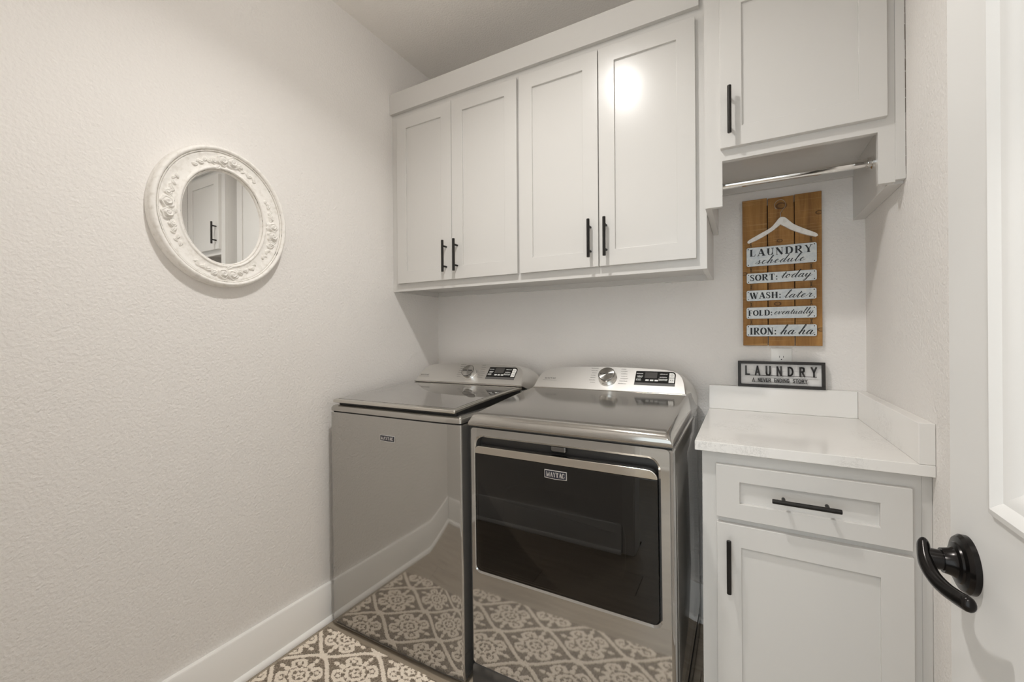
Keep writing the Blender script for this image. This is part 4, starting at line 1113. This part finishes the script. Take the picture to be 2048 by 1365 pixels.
# ================================================================== rug
RX0, RX1, RY0, RY1 = -1.5325, -0.0600, 0.735, 1.1540
def rug_mask(x, y):
    """cream ogee trellis with a damask rosette in each cell; 1 = cream"""
    a, b = 0.1715, 0.1020
    X_n = (x + 1.403) / a; Y_n = (y - 0.9330) / b
    wob = 0.035 * np.sin(x * 310 + 3 * np.sin(y * 170)) + 0.035 * np.sin(y * 290 + 2.5 * np.sin(x * 190))
    # trellis: two families of touching waves
    d = np.full_like(x, 9.0)
    m = np.floor(Y_n)
    for kk in range(-3, 5):
        k = m + kk
        yc = k + 0.5 + 0.5 * np.where(np.mod(k, 2) == 0, 1, -1) * (0.905 * np.cos(PI * X_n) + 0.035 * np.cos(3 * PI * X_n))
        slope = 0.5 * PI * np.abs(np.sin(PI * X_n)) * (b / a)
        d = np.minimum(d, np.abs(Y_n - yc) * b / np.sqrt(1 + slope ** 2))
    out = d < 0.0068 + 0.0016 * wob * 10 * 0.5
    # knot at every meeting of the waves
    def cell(ox, oy):
        u = np.mod(X_n - ox + 1, 2) - 1; v = np.mod(Y_n - oy + 1, 2) - 1
        return u, v
    for ox, oy in ((0, 1), (1, 0)):
        u, v = cell(ox, oy)
        out |= (np.abs(u) * a / 0.024 + np.abs(v) * b / 0.0165) < 1.0 + wob
    for ox, oy in ((0, 0), (1, 1)):
        u, v = cell(ox, oy)
        px, py = u * a, v * b * 1.32
        r = (0.72 * np.hypot(px, py) + 0.28 * (np.abs(px) + np.abs(py))) / 0.112 + wob * 0.30; th = np.arctan2(py, px)
        c8 = np.cos(8 * th); c4 = np.cos(4 * th)
        med = np.zeros_like(out)
        med |= r < 0.17 + 0.05 * np.cos(5 * th)
        med &= ~(r < 0.045)
        med |= (r > 0.255) & (r < 0.405 + 0.03 * np.cos(12 * th))
        # eight outer petals: four broad scrolled ones on the diagonals, four slim ones on the axes
        broad = (c4 < -0.05)
        lob = 0.50 + 0.0 * r
        sd = np.mod(th, PI / 2) - PI / 4                       # angle from the diagonal
        w_ = np.abs(sd) * r
        leaf_o = (r > 0.47) & (r < 0.98 - 0.35 * np.abs(sd)) & (w_ < 0.33)
        leaf_h = (r > 0.585) & (r < 0.81 - 0.3 * np.abs(sd)) & (w_ < 0.16)
        leaf_c = (np.hypot((r - 0.69) / 0.085, w_ / 0.095) < 1)
        med |= (leaf_o & ~leaf_h & ~((r < 0.55) & (w_ < 0.10))) | leaf_c
        ad = np.mod(th + PI / 4, PI / 2) - PI / 4
        wa = np.abs(ad) * r
        med |= (np.hypot((r - 0.60) / 0.14, wa / 0.10) < 1) | (np.hypot((r - 0.87) / 0.11, wa / 0.085) < 1)
        ins = (np.abs(u) + np.abs(v)) < 0.90
        out |= med & ins & (d > 0.013)
    return out
step = 0.0022
nx_, ny_ = int((RX1 - RX0) / step) + 1, int((RY1 - RY0) / step) + 1
gx = np.linspace(RX0, RX1, nx_); gy = np.linspace(RY0, RY1, ny_)
Xg, Yg = np.meshgrid(gx, gy)
rng = np.random.default_rng(5)
jx = Xg + rng.normal(0, 0.0009, Xg.shape); jy = Yg + rng.normal(0, 0.0009, Xg.shape)
mk = rug_mask(jx, jy).astype(float)
hgt = 0.0085 + 0.0025 * mk + rng.normal(0, 0.0009, Xg.shape)
edge = np.minimum(np.minimum(Xg - RX0, RX1 - Xg), np.minimum(Yg - RY0, RY1 - Yg))
hgt = np.where(edge < 0.004, 0.004 + edge, hgt)
Xj = Xg + np.where(edge > 0.003, rng.normal(0, 0.0005, Xg.shape), rng.normal(0, 0.0006, Xg.shape)); Yj = Yg + rng.normal(0, 0.0005, Xg.shape)
verts = np.stack([Xj, Yj, hgt], -1).reshape(-1, 3)
idx = np.arange(nx_ * ny_).reshape(ny_, nx_)
quads = np.stack([idx[:-1, :-1], idx[:-1, 1:], idx[1:, 1:], idx[1:, :-1]], -1).reshape(-1, 4)
me = bpy.data.meshes.new('pile')
me.vertices.add(len(verts)); me.vertices.foreach_set('co', verts.astype(np.float32).ravel())
me.loops.add(quads.size); me.loops.foreach_set('vertex_index', quads.astype(np.int32).ravel())
me.polygons.add(len(quads)); me.polygons.foreach_set('loop_start', np.arange(0, quads.size, 4, dtype=np.int32))
me.update(calc_edges=True)
at = me.attributes.new('yarn', 'FLOAT', 'POINT')
tuft = rng.uniform(0, 1, Xg.shape)
at.data.foreach_set('value', (mk * 2 + tuft).astype(np.float32).ravel())
me.validate()
M_RUG = mat('rug_yarn', (0.5, 0.45, 0.4), 0.95, spec=0.1)
nt = M_RUG.node_tree
an = nd(nt, 'ShaderNodeAttribute', attribute_name='yarn')
rp = nd(nt, 'ShaderNodeValToRGB')
mrr = nd(nt, 'ShaderNodeMapRange'); mrr.inputs[1].default_value = 0; mrr.inputs[2].default_value = 3
nt.links.new(an.outputs['Fac'], mrr.inputs[0]); nt.links.new(mrr.outputs[0], rp.inputs['Fac'])
els = rp.color_ramp.elements
for p, c in ((0.0, (0.130, 0.105, 0.078)), (0.32, (0.400, 0.335, 0.265)), (0.68, (0.80, 0.70, 0.585)), (1.0, (0.90, 0.82, 0.71))):
    e = els.new(p) if p not in (0.0, 1.0) else (els[0] if p == 0.0 else els[-1])
    e.position = p; e.color = (*c, 1)
nt.links.new(rp.outputs['Color'], nt.nodes['Principled BSDF'].inputs['Base Color'])
me.materials.append(M_RUG)
rug = thing('floor_rug', 'taupe and cream trellis patterned rug on the floor before the machines', 'rug')
po = bpy.data.objects.new('pile', me); C.objects.link(po); po.parent = rug
MB().box(RX0 + 0.001, RX1 - 0.001, RY0 + 0.001, RY1 - 0.001, 0.0004, 0.0042).build('backing', MATS['print_grey'], rug)
